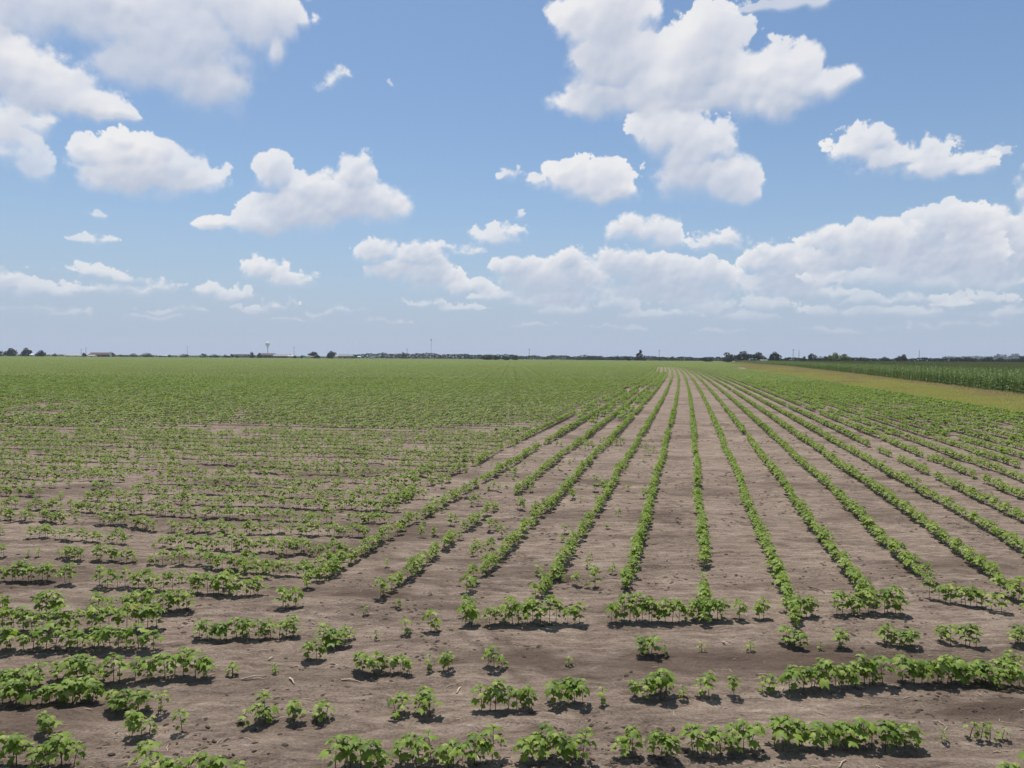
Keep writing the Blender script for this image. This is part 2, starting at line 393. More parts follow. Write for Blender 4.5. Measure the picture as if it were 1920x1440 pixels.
# ------------------------------------------------------------------ cotton plants
def leaf(mb, base, az, L, pitch, droop, detail, mi=0, roll=0.0):
    """a hanging palmate leaf: outline of lobes about the petiole point, bending down along its length"""
    rng = random
    if detail >= 1:
        ang = [-150, -104, -78, -52, -27, 0, 27, 52, 78, 104, 150]
        rad = [.30, .62, .50, .90, .62, 1.0, .62, .90, .50, .62, .30]
    else:
        ang = [-95, -42, 0, 42, 95]; rad = [.52, .86, .98, .86, .52]
    ca, sa = math.cos(az), math.sin(az)
    def P(r, t):
        u = r*math.cos(t)*L; v = r*math.sin(t)*L
        q = max(u, -.3*L)/L
        th = pitch + droop*q*.5
        h = u*math.cos(th); z = u*math.sin(th)
        z -= .55*v*v/L + roll*v
        v2 = v*.93
        return (base[0] + ca*h - sa*v2, base[1] + sa*h + ca*v2, base[2] + z)
    ts = [math.radians(q + rng.uniform(-4, 4)) for q in ang]; rs = [q*rng.uniform(.92, 1.08) for q in rad]
    V = [base]; n = len(ts)
    if detail >= 2:
        for r, t in zip(rs, ts): V.append(P(r*.55, t))
        for i, (r, t) in enumerate(zip(rs, ts)): V.append(P(r, t))
        F = [(0, i+1, i+2) for i in range(n-1)] + [(i+1, n+i+1, n+i+2, i+2) for i in range(n-1)]
    else:
        for r, t in zip(rs, ts): V.append(P(r, t))
        F = [(0, i+1, i+2) for i in range(n-1)]
    mb.add(V, F, mi)

def cotton(seed, H, nleaf, L, detail, lean=.05):
    """returns stem and foliage builders of one young cotton plant standing at the origin"""
    random.seed(seed); st = MB(); fo = MB()
    la = random.uniform(0, 6.28); ln = random.uniform(0, lean)
    def axis_pt(t): return Vector((math.cos(la)*ln*t*t, math.sin(la)*ln*t*t, H*t))
    k = 5 if detail >= 2 else 3
    st.tube([axis_pt(i/(k-1)*.97) - Vector((0, 0, .02 if i == 0 else 0)) for i in range(k)], [.0042 - .0026*i/(k-1) for i in range(k)], 5 if detail >= 2 else 3, cap=False)
    az = random.uniform(0, 6.28)
    for i in range(nleaf):
        t = .44 + .53*(i/(nleaf-1))**.75
        az += 2.4 + random.uniform(-.4, .4)
        top = (i/(nleaf-1))
        pl = (.075 - .045*top)*random.uniform(.8, 1.2)*(H/.28)
        el = math.radians(random.uniform(5, 38) + 18*top)
        b = axis_pt(t); e = b + Vector((math.cos(az)*math.cos(el)*pl, math.sin(az)*math.cos(el)*pl, math.sin(el)*pl))
        if detail >= 2: st.tube([b, (b+e)/2 + Vector((0, 0, .006)), e], [.0018, .0015, .0012], 3, cap=False)
        l = L*random.uniform(.72, 1.12)*(1 - .38*top**3)
        leaf(fo, e, az + random.uniform(-.25, .25), l, math.radians(random.uniform(-32, 2) + 12*top), math.radians(random.uniform(-85, -30)), detail, 0, random.uniform(-.25, .25))
    for s in (0, 1):                                   # the two seed leaves low on the stem
        a2 = la + math.pi*s + random.uniform(-.4, .4); b = axis_pt(random.uniform(.3, .42)); e = b + Vector((math.cos(a2)*.03, math.sin(a2)*.03, .006))
        leaf(fo, e, a2, .045*random.uniform(.7, 1.1), math.radians(-30), math.radians(-40), 0)
    for s in range(3 if detail >= 2 else 1):           # folded young leaves at the tip
        leaf(fo, axis_pt(.98), az + 2.1*s, L*.36, math.radians(35), math.radians(-30), min(detail, 1), 0)
    return st, fo

NVAR = 19; near_var = []
for i in range(NVAR):
    random.seed(100+i)
    big = i < 15
    st, fo = cotton(200+i, random.uniform(.23, .285) if big else random.uniform(.14, .18), random.choice([7, 8, 9, 10, 11]) if big else random.choice([4, 5]),
                    random.uniform(.064, .090) if big else random.uniform(.055, .068), 2)
    near_var.append((st.mesh('stem', [M['stem']]), fo.mesh('foliage', [M['cotton']], True)))

# clumps of the headland rows: x0, foot0, x1, foot1 (photo pixels of the stem feet), plants, size
ROWS = [
 ('nearest row', [(0,1438,150,1440,12,1.1),(262,1468,330,1466,5,1.05),(352,1466,412,1466,4,1),(444,1474,470,1474,2,1),(618,1442,728,1440,8,1.1),(748,1434,812,1430,5,1.05),(818,1436,872,1434,5,1),(876,1426,934,1425,4,1.1),
      (972,1424,1098,1421,9,1.05),(1163,1420,1196,1420,2,1.05),(1212,1418,1262,1417,4,1.05),(1288,1409,1422,1405,9,1.08),(1446,1400,1720,1394,23,1.12),(1765,1387,1779,1387,1,.62),(1822,1386,1853,1385,3,.75),(1877,1384,1877,1384,1,.7),(1885,1472,1915,1470,3,1)]),
 ('second nearest row', [(74,1372,104,1373,2,.9),(248,1378,284,1375,4,1),(338,1373,338,1373,1,1),(457,1357,457,1357,1,.75),(480,1353,506,1352,3,1),(552,1350,560,1350,2,.9),(588,1349,620,1348,3,.95),
      (738,1341,763,1340,2,1),(775,1337,820,1336,3,1.05),(896,1334,1004,1328,8,1.08),(1035,1320,1096,1318,6,1.1),(1127,1320,1127,1320,1,.8),(1190,1310,1262,1307,7,1.12),(1285,1310,1285,1310,1,.7),(1306,1307,1334,1306,2,1.05),
      (1376,1305,1376,1305,1,.85),(1432,1303,1456,1303,3,.85),(1478,1301,1498,1300,2,1),(1505,1297,1655,1290,17,1.12),(1685,1287,1862,1283,18,1.12),(1858,1290,1918,1288,5,1.1),(1856,1268,1918,1264,6,1.1)]),
 ('third nearest row', [(0,1322,183,1320,15,1.12),(0,1292,80,1292,7,1.05),(207,1336,233,1335,3,1),(252,1333,313,1331,4,1),(100,1282,348,1279,17,1.08),(363,1278,393,1278,4,1.05),(428,1270,440,1270,2,.9),(504,1268,526,1268,2,.6),
      (678,1261,736,1260,6,1.05),(748,1262,770,1261,2,1.05),(806,1254,806,1254,1,.7),(833,1253,847,1253,2,.9),(908,1250,953,1249,4,.95),(1067,1247,1067,1247,1,.6),(1200,1231,1220,1231,3,.95),(1248,1234,1248,1234,1,.6),
      (1321,1227,1321,1227,1,.7),(1410,1224,1410,1224,1,.62),(1535,1222,1535,1222,1,.6),(1570,1221,1583,1220,2,.85),(1652,1212,1678,1210,3,.9),(1688,1218,1710,1218,3,.85),(1760,1211,1788,1210,2,1),(1803,1214,1838,1213,4,1),(1895,1211,1918,1210,3,1)]),
 ('fourth nearest row', [(0,1222,298,1220,22,1.1),(0,1188,300,1185,20,1.08),(366,1200,558,1197,17,1.08),(575,1236,608,1234,3,1),(600,1216,648,1214,6,1.08),(643,1201,658,1200,2,.9),(705,1197,705,1197,1,.5),(759,1188,759,1188,1,.85),(798,1188,820,1187,2,.9),
      (866,1173,886,1172,3,1),(910,1174,1096,1171,16,1.05),(1138,1171,1278,1168,14,1.08),(1282,1167,1363,1165,8,1),(1389,1164,1389,1164,1,.9),(1414,1162,1436,1161,2,1),(1468,1206,1498,1218,5,1),(1497,1159,1533,1157,4,1),(1564,1156,1692,1154,13,1.08),(1742,1126,1878,1150,13,1.08),(1876,1116,1918,1130,5,1.05)]),
 ('fifth nearest row', [(0,1142,20,1140,2,.9),(66,1154,116,1153,6,.95),(186,1150,358,1148,13,1),(521,1143,556,1142,3,1),(686,1156,686,1156,1,.6),(751,1141,751,1141,1,.6),(0,1092,92,1092,9,1),(114,1098,132,1097,2,.9),(178,1103,330,1106,12,1),(353,1112,492,1120,13,1.05),(866,1146,888,1145,2,.9)]),
]
ORD = ['zeroth','first','second','third','fourth','fifth','sixth','seventh','eighth','ninth','tenth','eleventh','twelfth','thirteenth','fourteenth','fifteenth','sixteenth','seventeenth','eighteenth','nineteenth','twentieth',
       'twenty-first','twenty-second','twenty-third','twenty-fourth','twenty-fifth','twenty-sixth']
CARD = ['zero','one','two','three','four','five','six','seven','eight','nine','ten','eleven','twelve','thirteen','fourteen','fifteen','sixteen','seventeen','eighteen','nineteen','twenty','twenty-one','twenty-two','twenty-three']
rng = np.random.RandomState(11)
hand = []                 # (y, x, size, label)
for rname, clumps in ROWS:
    order = sorted(clumps, key=lambda c: (c[0]+c[2])/2)
    for ci, (x0, f0, x1, f1, n, s) in enumerate(order):
        n = n if n < 4 else max(3, int(round(n*.84)))
        for j in range(n):
            t = (j+.5)/n if n > 1 else .5
            gx_, gy_ = ground(x0 + (x1-x0)*t, f0 + (f1-f0)*t)
            gx_ += rng.uniform(-.025, .025); gy_ += rng.uniform(-.045, .045)
            sz = s*rng.uniform(.76, 1.1)
            look = 'tall leafy' if sz > 1.1 else 'leafy' if sz > .95 else 'smallish' if sz > .78 else 'small'
            if n == 1: lab = f'{look} lone cotton plant, {ORD[ci+1]} clump from left in {rname}'
            elif j == 0: lab = f'{look} cotton plant, leftmost in {CARD[n]}-plant {ORD[ci+1]} clump from left, {rname}'
            elif j == n-1: lab = f'{look} cotton plant, rightmost in {CARD[n]}-plant {ORD[ci+1]} clump from left, {rname}'
            else: lab = f'{look} cotton plant, {ORD[j+1]} of {CARD[n]} in {ORD[ci+1]} clump from left, {rname}'
            hand.append((gy_, gx_, sz, lab))
hand.sort()
inds, rest = hand[:300], hand[300:]
zs = zfun([h[1] for h in inds], [h[0] for h in inds])
protos = {}
for i, (y, x, sz, lab) in enumerate(inds):
    v = int(rng.randint(0, 15)) if sz > .8 else 15 + int(rng.randint(0, 4))
    sc = .84*(sz if sz > .8 else sz*1.45)
    root = empty('cotton_plant', (x, y, float(zs[i])), rng.uniform(0, 6.28))
    root.scale = (sc*1.04, sc*1.04, sc*rng.uniform(.8, 1.03)); root.rotation_euler[0] = rng.normal()*.07; root.rotation_euler[1] = rng.normal()*.07
    tag(root, lab, 'cotton plant', 'cotton plants standing in the near rows')
    if v not in protos:
        a = bpy.data.objects.new('stem', near_var[v][0]); b = bpy.data.objects.new('foliage', near_var[v][1]); protos[v] = (a, b)
    else:
        a, b = (o.copy() for o in protos[v])
    for o in (a, b):
        COL.objects.link(o); o.parent = root

# ------------------------------------------------------------------ scattering: one object whose points carry crop pieces
def scatter(name, pts, sources):
    """pts: rows of x, y, z, rotation, scale, source number"""
    pts = np.asarray(pts, np.float64); me = bpy.data.meshes.new(name)
    me.vertices.add(len(pts)); me.vertices.foreach_set('co', pts[:, :3].ravel())
    a = me.attributes.new('turn', 'FLOAT_VECTOR', 'POINT'); r = np.zeros((len(pts), 3), np.float32); r[:, 2] = pts[:, 3]; a.data.foreach_set('vector', r.ravel())
    a = me.attributes.new('size', 'FLOAT', 'POINT'); a.data.foreach_set('value', pts[:, 4].astype(np.float32))
    a = me.attributes.new('which', 'INT', 'POINT'); a.data.foreach_set('value', pts[:, 5].astype(np.int32))
    o = bpy.data.objects.new(name, me); COL.objects.link(o)
    nt = bpy.data.node_groups.new(name, 'GeometryNodeTree')
    nt.interface.new_socket('Geometry', in_out='INPUT', socket_type='NodeSocketGeometry')
    nt.interface.new_socket('Geometry', in_out='OUTPUT', socket_type='NodeSocketGeometry')
    gi = nt.nodes.new('NodeGroupInput'); go = nt.nodes.new('NodeGroupOutput'); jn = nt.nodes.new('GeometryNodeJoinGeometry')
    def attr(n, t):
        q = nt.nodes.new('GeometryNodeInputNamedAttribute'); q.data_type = t; q.inputs['Name'].default_value = n; return q.outputs['Attribute']
    at_, as_, aw = attr('turn', 'FLOAT_VECTOR'), attr('size', 'FLOAT'), attr('which', 'INT')
    for i, src in enumerate(sources):
        so = bpy.data.objects.new(name + '_piece', src)
        oi = nt.nodes.new('GeometryNodeObjectInfo'); oi.inputs['Object'].default_value = so
        oi.transform_space = 'ORIGINAL'
        cp = nt.nodes.new('FunctionNodeCompare'); cp.data_type = 'INT'; cp.operation = 'EQUAL'
        nt.links.new(aw, cp.inputs[2]); cp.inputs[3].default_value = i
        ip = nt.nodes.new('GeometryNodeInstanceOnPoints')
        nt.links.new(gi.outputs[0], ip.inputs['Points']); nt.links.new(cp.outputs[0], ip.inputs['Selection'])
        nt.links.new(oi.outputs['Geometry'], ip.inputs['Instance']); nt.links.new(at_, ip.inputs['Rotation']); nt.links.new(as_, ip.inputs['Scale'])
        nt.links.new(ip.outputs[0], jn.inputs[0])
    nt.links.new(jn.outputs[0], go.inputs[0])
    md = o.modifiers.new('scatter', 'NODES'); md.node_group = nt
    return o

# the pieces of the cotton field: single plants, half-metre stretches, two-metre stretches and 6 x 3 m beds
pieces = []
for i in range(8):                       # 0..7 single plants (6, 7 are seedlings)
    random.seed(300+i); big = i < 6
    st, fo = cotton(400+i, random.uniform(.23, .285) if big else .16, random.choice([8, 9, 10]) if big else 5, random.uniform(.070, .090) if big else .07, 1)
    b = MB(); b.add(st.v, st.f, 0); b.add(fo.v, fo.f, 1); pieces.append(b.mesh('cotton', [M['stem'], M['cotton']]))
def bent(mb, c, az, L, W, pitch, bend, mi=0):
    ca, sa = math.cos(az), math.sin(az); V = []
    p = Vector(c)
    for k in range(3):
        w = W*(.75, 1.0, .35)[k]/2
        V += [(p.x - sa*w, p.y + ca*w, p.z), (p.x + sa*w, p.y - ca*w, p.z)]
        th = pitch - bend*k/2; p = p + Vector((ca*math.cos(th), sa*math.cos(th), math.sin(th)))*L/2
    mb.add(V, [(0, 1, 3, 2), (2, 3, 5, 4)], mi)
for i in range(5):                       # 8..12 half-metre stretches
    random.seed(500+i); b = MB()
    for p in range(5 if i < 4 else 3):
        px = -.2 + .1*p + random.uniform(-.03, .03) if i < 4 else random.uniform(-.22, .22); py = random.uniform(-.03, .03); H = random.uniform(.22, .31)
        b.tube([(px, py, 0), (px, py, H*.9)], [.004, .003], 3, 0, False)
        for q in range(9):
            az = random.uniform(0, 6.28); r = random.uniform(.02, .075); z = H*random.uniform(.55, 1.02)
            bent(b, (px + math.cos(az)*r, py + math.sin(az)*r, z), az, random.uniform(.075, .11), random.uniform(.07, .10), math.radians(random.uniform(-30, 15)), math.radians(random.uniform(30, 90)), 1)
    pieces.append(b.mesh('cotton', [M['stem'], M['cotton']]))
for i in range(4):                       # 13..16 two-metre stretches
    random.seed(600+i); b = MB()
    for p in range(80):
        az = random.uniform(0, 6.28); x = random.uniform(-1, 1); y = random.gauss(0, .065)
        bent(b, (x, y, random.uniform(.12, .28)), az, random.uniform(.12, .17), random.uniform(.1, .15), math.radians(random.uniform(-30, 20)), math.radians(random.uniform(20, 80)), 0)
    pieces.append(b.mesh('cotton', [M['cotton_far']]))
for i in range(3):                       # 17..19 beds three rows wide
    random.seed(700+i); b = MB()
    for p in range(300):
        az = random.uniform(0, 6.28); x = random.uniform(-3, 3); y = random.choice((-1, 0, 1)) + random.gauss(0, .1)
        bent(b, (x, y, random.uniform(.1, .3)), az, random.uniform(.2, .3), random.uniform(.18, .26), math.radians(random.uniform(-30, 20)), math.radians(random.uniform(20, 80)), 0)
    pieces.append(b.mesh('cotton', [M['cotton_far']]))

pts = []
for (y, x, sz, lab) in rest:
    big = sz > .8
    pts.append((x, y, 0, rng.uniform(0, 6.28), sz if big else sz*1.4, rng.randint(0, 6) if big else 6 + rng.randint(0, 2)))
def in_view(x, y, m=4.0):
    return abs(x) < y*.735 + m
def dens(x, y, sc, seed):
    return float(vnoise(np.array([x/sc]), np.array([y/sc]), seed)[0])*.6 + float(vnoise(np.array([x/sc*2.7]), np.array([y/sc*2.7]), seed+3)[0])*.4
def put_single(x, y, small=False):
    s = rng.uniform(.64, 1.0)
    pts.append((x, y, 0, rng.uniform(0, 6.28), s, 6 + rng.randint(0, 2) if small else rng.randint(0, 6)))
STARTS = {-6: 14.4, -5: 9.0, -4: 8.75, -3: 9.0, -2: 8.75, -1: 9.1, 0: 7.95, 1: 7.9, 2: 8.6, 3: 9.5, 4: 9.4, 5: 10.1, 6: 10.6}
A_END = 250.0
for k in range(-6, 19):                  # the rows that run away from the camera
    off = float(k) + (-.12 if k == -5 else -.2 if k == -6 else 0)
    y = STARTS.get(k, 11.0)
    lefty = k <= -2
    while y < 27:                        # single plants
        x = rowx(y) + off + rng.normal()*.02 + .025*math.sin(y*.7 + k)
        if in_view(x, y):
            d = dens(k*7.3, y, 1.6, 140)
            lim = .16 if not lefty else (.14 if y < 12.5 else .24)
            if lefty and rng.rand() < .16: d = 0
            if k >= 6: lim = .28
            if d > lim: put_single(x, y + rng.normal()*.01, d < lim + .03)
        y += (.098 + (.02 if lefty else 0))*rng.uniform(.7, 1.45)
    while y < 92:                        # half-metre stretches
        x = rowx(y) + off + rng.normal()*.015
        if in_view(x, y):
            d = dens(k*7.3, y, 2.5, 150)
            th = math.atan2(1, .249 - .0002*y) + (math.pi if rng.rand() < .5 else 0)
            if d > (.22 if not lefty else .3): pts.append((x, y, 0, th, rng.uniform(.78, 1.0), 8 + (rng.randint(0, 4) if d > .3 and rng.rand() < .85 else 4)))
        y += .47
    while y < A_END:                     # two-metre stretches
        x = rowx(y) + off
        if in_view(x, y, 3):
            th = math.atan2(1, .249 - .0002*y) + (math.pi if rng.rand() < .5 else 0)
            pts.append((x, y, 0, th, rng.uniform(.95, 1.1), 13 + rng.randint(0, 4)))
        y += 1.9
    y = 30.0
    if k >= 7: y = 21.0
    while (k <= -4 or 7 <= k < 18) and y < 150:           # the spaces between the left-hand rows close up further out
        x = rowx(y) + off + .5 + rng.normal()*.1
        if in_view(x, y) and rng.rand() < (min(1, (y - 28)/16) if k < 0 else min(.75, (y - 20)/22*(.35 + .05*(k-7)))) and dens(x, y, 5, 155) > .30: pts.append((x, y, 0, rng.uniform(0, 6.28), rng.uniform(.9, 1.1), 8 + rng.randint(0, 4)))
        y += .6
for q in range(150):                     # stray seedlings where the two sets of rows meet
    y = 9.3 + 17*rng.rand()**1.3; x = rowx(y) - 7.2 + 6.2*rng.rand()**1.3
    if rng.rand() < .55: put_single(x, y, True)
    else:
        for j in range(rng.randint(1, 4)): put_single(x + .13*j + rng.normal()*.03, y - .02*j + rng.normal()*.05, rng.rand() < .3)
# the rows that run across on the far left, and across beyond the near block
def left_lim(y): return rowx(y) - float(np.interp(y, [9, 12, 14, 16, 25, 45, 250, 260], [5.0, 5.3, 5.6, 6.3, 6.4, 6.5, 6.5, -400]))
for m in range(1, 20):                   # singles, rows at y = 9.3 + m - 0.15 (x + 6)
    x = -22.0
    while True:
        y = 9.3 + m - .15*(x + 6) + .05*math.sin(x*.9 + m)
        if y < 28.5 and x > left_lim(y) - .15: break
        if in_view(x, y) and y < 28:
            d = dens(x, y*1.7 + m*3.1, .8, 160)*.55 + .45*dens(x, y*1.3, 3.0, 170)
            lim = (.42 if y < 13 else .41 if y < 20 else .36) - .16*math.exp(-((left_lim(y) - x)/1.9)**2)*(y > 9.6)
            if d > lim or (d > lim - .14 and rng.rand() < .30): put_single(x + rng.normal()*.01, y + rng.normal()*.045, d < lim + .02 and rng.rand() < .6)
        x += .1*rng.uniform(.75, 1.3)
        if x > 8: break
ystep = 28.0; m = 0
c = 20.0
while c < 140:                           # half-metre stretches, rows one metre apart
    x = -75.0
    while x < 20:
        y = c - .15*(x + 6)
        if 28 <= y < 92 and in_view(x, y) and x < left_lim(y) - .1:
            d = dens(x, y*1.5, 2.2, 180)*.6 + .4*dens(x, y, 9, 190)
            lim = .37 - .15*min(1, (y-28)/25)
            if d > lim: pts.append((x, y, 0, -.149 + (math.pi if rng.rand() < .5 else 0), rng.uniform(.8, 1.05), 8 + (rng.randint(0, 4) if d > lim + .05 else 4)))
        x += .49
    c += 1.0
# the headland rows carry on past both edges of the photograph
for (fx, fy, side) in [(0, 1438, -1), (0, 1372, -1), (0, 1321, -1), (0, 1290, -1), (0, 1222, -1), (0, 1187, -1), (0, 1142, -1), (0, 1092, -1),
                       (1919, 1471, 1), (1919, 1388, 1), (1919, 1288, 1), (1919, 1266, 1), (1919, 1211, 1), (1919, 1152, 1), (1919, 1120, 1)]:
    x, y0 = ground(fx, fy); xs = x
    while abs(x - xs) < 4.5:
        x += side*.11*rng.uniform(.8, 1.4)
        if dens(x, y0*3, .9, 230) > .42: put_single(x, y0 + .03*(x - xs) + rng.normal()*.03)
c = 70.0
while c < 330:
    x = -215.0
    while x < 80:
        y = c - .15*(x + 6)
        if 92 <= y < 240 and in_view(x, y, 3) and x < left_lim(y) - .2 and dens(x, y, 12, 191) > .02:
            pts.append((x, y, 0, -.149 + (math.pi if rng.rand() < .5 else 0), rng.uniform(.9, 1.1)*min(1.08, .80 + .5*dens(x, y*.7, 22, 192)), 13 + rng.randint(0, 4)))
        x += 1.95
    c += 1.0
c = 150.0
while c < 860:
    x = -620.0
    while x < 420:
        y = c - .15*(x + 6)
        far = 690 + .06*x
        if 240 <= y < far and in_view(x, y, 6) and (x < left_lim(y) if y < A_END else x < rowx(y) + track_l(y) - 1.5):
            pts.append((x, y, 0, -.149 + (math.pi if rng.rand() < .5 else 0), rng.uniform(.95, 1.1)*min(1.05, .70 + .6*dens(x, y*.6, 60, 193)), 17 + rng.randint(0, 3)))
        x += 6.0
    c += 3.0
P_ = np.array(pts); P_[:, 2] = zfun(P_[:, 0], P_[:, 1])
o = scatter('cotton_field', P_, pieces)
tag(o, 'rows of young green cotton running away to the horizon', 'cotton field', None, 'stuff')
print('cotton pieces', len(pts))

# ------------------------------------------------------------------ corn beyond the track
def corn_plant(mb, x, y, H, nl, lean):
    random.random()
    mb.tube([(x, y, 0), (x + lean*.3, y, H*.9)], [.016, .009], 3, 0, False)
    az0 = random.uniform(0, 3.14)
    for i in range(nl):
        az = az0 + math.pi*(i % 2) + random.uniform(-.5, .5); z = H*(.05 + .87*i/nl); L = random.uniform(.5, .75)*(1 - .35*i/nl); W = random.uniform(.07, .1)
        p = Vector((x, y, z)); th = math.radians(random.uniform(45, 65)); V = []
        for k in range(4):
            w = W*(.7, 1, .8, .15)[k]/2
            V += [(p.x - math.sin(az)*w, p.y + math.cos(az)*w, p.z), (p.x + math.sin(az)*w, p.y - math.cos(az)*w, p.z)]
            p = p + Vector((math.cos(az)*math.cos(th), math.sin(az)*math.cos(th), math.sin(th)))*L/3; th -= math.radians(random.uniform(30, 55))
        mb.add(V, [(0, 1, 3, 2), (2, 3, 5, 4), (4, 5, 7, 6)], 0)
    if random.random() < .35:
        for k in range(2):
            a = random.uniform(0, 6.28); t = Vector((x + math.cos(a)*.06, y + math.sin(a)*.06, H + .1))
            mb.tube([(x, y, H*.88), t], [.008, .005], 3, 1, False)
cp = []
for i in range(4):                       # two metres of one row
    random.seed(800+i); b = MB()
    for p in range(10): corn_plant(b, -1 + .2*p + random.uniform(-.04, .04), random.uniform(-.04, .04), random.uniform(1.6, 2.2), 11, random.uniform(-.2, .2))
    cp.append(b.mesh('corn', [M['corn'], M['tassel']]))
for i in range(3):                       # 6 m of three rows, upper leaves only
    random.seed(850+i); b = MB()
    for r in (-1, 0, 1):
        for p in range(16):
            corn_plant(b, -3 + .38*p + random.uniform(-.1, .1), r*.95 + random.uniform(-.1, .1), random.uniform(1.55, 2.2), 5, 0)
    cp.append(b.mesh('corn', [M['corn'], M['tassel']]))
cpts = []
for r in range(0, 14):                   # rows along the edge
    y = 34.0
    while y < 420:
        x = rowx(y) + corn_off(y) + r*.95
        if in_view(x, y, 4): cpts.append((x, y, 0, math.atan2(1, rowx(y+1) + corn_off(y+1) - rowx(y) - corn_off(y)) + (math.pi if rng.rand() < .5 else 0), rng.uniform(.94, 1.06), rng.randint(0, 4)))
        y += 1.95
y = 34.0
while y < 600:
    x = rowx(y) + corn_off(y) + 14*.95 + 1
    while x < y*.735 + 8:
        cpts.append((x, y, 0, math.atan2(1, .3) + (math.pi if rng.rand() < .5 else 0), rng.uniform(.95, 1.05), 4 + rng.randint(0, 3)))
        x += 2.95
    y += 5.8
o = scatter('corn_field', cpts, cp)
tag(o, 'dense dark green standing corn beyond the grass track on the right', 'corn field', None, 'stuff')
print('corn pieces', len(cpts))

# ------------------------------------------------------------------ grass track between cotton and corn
V = []; F = []
ys = np.concatenate([np.arange(22, 120, 2.0), np.arange(120, 640, 8.0)])
for i, y in enumerate(ys):
    x0 = rowx(y) + track_l(y) + .3*math.sin(y*.31); x1 = rowx(y) + corn_off(y) + .2
    for k in range(5): V.append((x0 + (x1-x0)*k/4, y, .012))
    if i:
        for k in range(4): F.append((5*(i-1)+k, 5*(i-1)+k+1, 5*i+k+1, 5*i+k))
b = MB(); b.add(V, F); o = b.build('grass_track', M['track']); tag(o, 'olive and straw coloured grass track along the edge of the corn', kind='structure')
gp = []
for i in range(4):
    random.seed(900+i); b = MB()
    for p in range(90 if i < 3 else 60):
        x, y = random.uniform(-.5, .5), random.uniform(-.5, .5); a = random.uniform(0, 6.28); h = random.uniform(.05, .13)*(1 if i < 3 else 1.5); w = .012
        b.add([(x - w*math.sin(a), y + w*math.cos(a), 0), (x + w*math.sin(a), y - w*math.cos(a), 0), (x + math.cos(a)*h*.6, y + math.sin(a)*h*.6, h)], [(0, 1, 2)])
    gp.append(b.mesh('grass', [M['grass'] if i < 3 else M['straw']]))
gpts = []
for k in range(15000):
    y = 32 + 480*rng.rand()**1.7; t = rng.rand(); x = rowx(y) + track_l(y) + t*(corn_off(y) - track_l(y))
    if in_view(x, y, 2):
        dry = t > .80 and dens(x, y, 6, 200) > .30 or dens(x, y, 4, 201) > .66
        gpts.append((x, y, .012, rng.uniform(0, 6.28), rng.uniform(.8, 1.5)*(1 + y/200), 3 if dry else rng.randint(0, 3)))
o = scatter('track_grass', gpts, gp); tag(o, 'short olive grass and straw tufts on the track beside the corn', 'grass', None, 'stuff')

# ------------------------------------------------------------------ clods and crop litter on the soil
cl = []
for i in range(5):
    random.seed(1000+i); b = MB()
    prof = []
    n = 7
    V = [(0, 0, .5)]
    for r_, z_ in ((.55, .38), (.95, .05), (.8, -.25)):
        for k in range(n):
            a = 2*math.pi*k/n; q = r_*random.uniform(.7, 1.25); V.append((q*math.cos(a)*1.3, q*math.sin(a)*.8, z_*random.uniform(.35, .9)))
    F = [(0, 1+k, 1+(k+1) % n) for k in range(n)] + [(1+r*n+k, 1+(r+1)*n+k, 1+(r+1)*n+(k+1) % n, 1+r*n+(k+1) % n) for r in range(2) for k in range(n)]
    b.add(V, F); cl.append(b.mesh('clod', [M['soil']]))
cpt = []
for k in range(52000):
    y = 4.8 + 30*rng.rand()**1.7; x = rng.uniform(-.74*y-1, .74*y+1)
    d = dens(x, y, 1.3, 210)
    if rng.rand() > d*2.2 - .75: continue
    s = .005 + .024*rng.rand()**3.5
    cpt.append((x, y, 0, rng.normal()*.6, s*(.7 + y/22), rng.randint(0, 5)))
C_ = np.array(cpt); C_[:, 2] = zfun(C_[:, 0], C_[:, 1])
o = scatter('soil_clods', C_, cl); tag(o, 'small crumbs and clods lying on the bare soil', 'clods', None, 'stuff')
lt = []
for i in range(4):
    random.seed(1100+i); b = MB()
    L = (.5, .5, .3, .4)[i]; b.tube([(-L, 0, .02), (0, random.uniform(-.1, .1), .06), (L, 0, .03)], [.025, .035, .02], 4)
    lt.append(b.mesh('litter', [M['stalk']]))
lpt = []
for k in range(12000):
    y = 4.8 + 26*rng.rand()**1.6; x = rng.uniform(-.74*y-1, .74*y+1)
    if rng.rand() > dens(x, y, 2.0, 220)*1.5 - .25: continue
    th = rng.normal()*.5 + (0 if rng.rand() < .8 else 1.5)
    lpt.append((x, y, 0, th, (.012 + .085*rng.rand()**4)*(1 + y/30), rng.randint(0, 4)))
L_ = np.array(lpt); L_[:, 2] = zfun(L_[:, 0], L_[:, 1]) + .003
o = scatter('stalk_litter', L_, lt); tag(o, 'thin pale bits of old stalk strewn over the soil', 'litter', None, 'stuff')
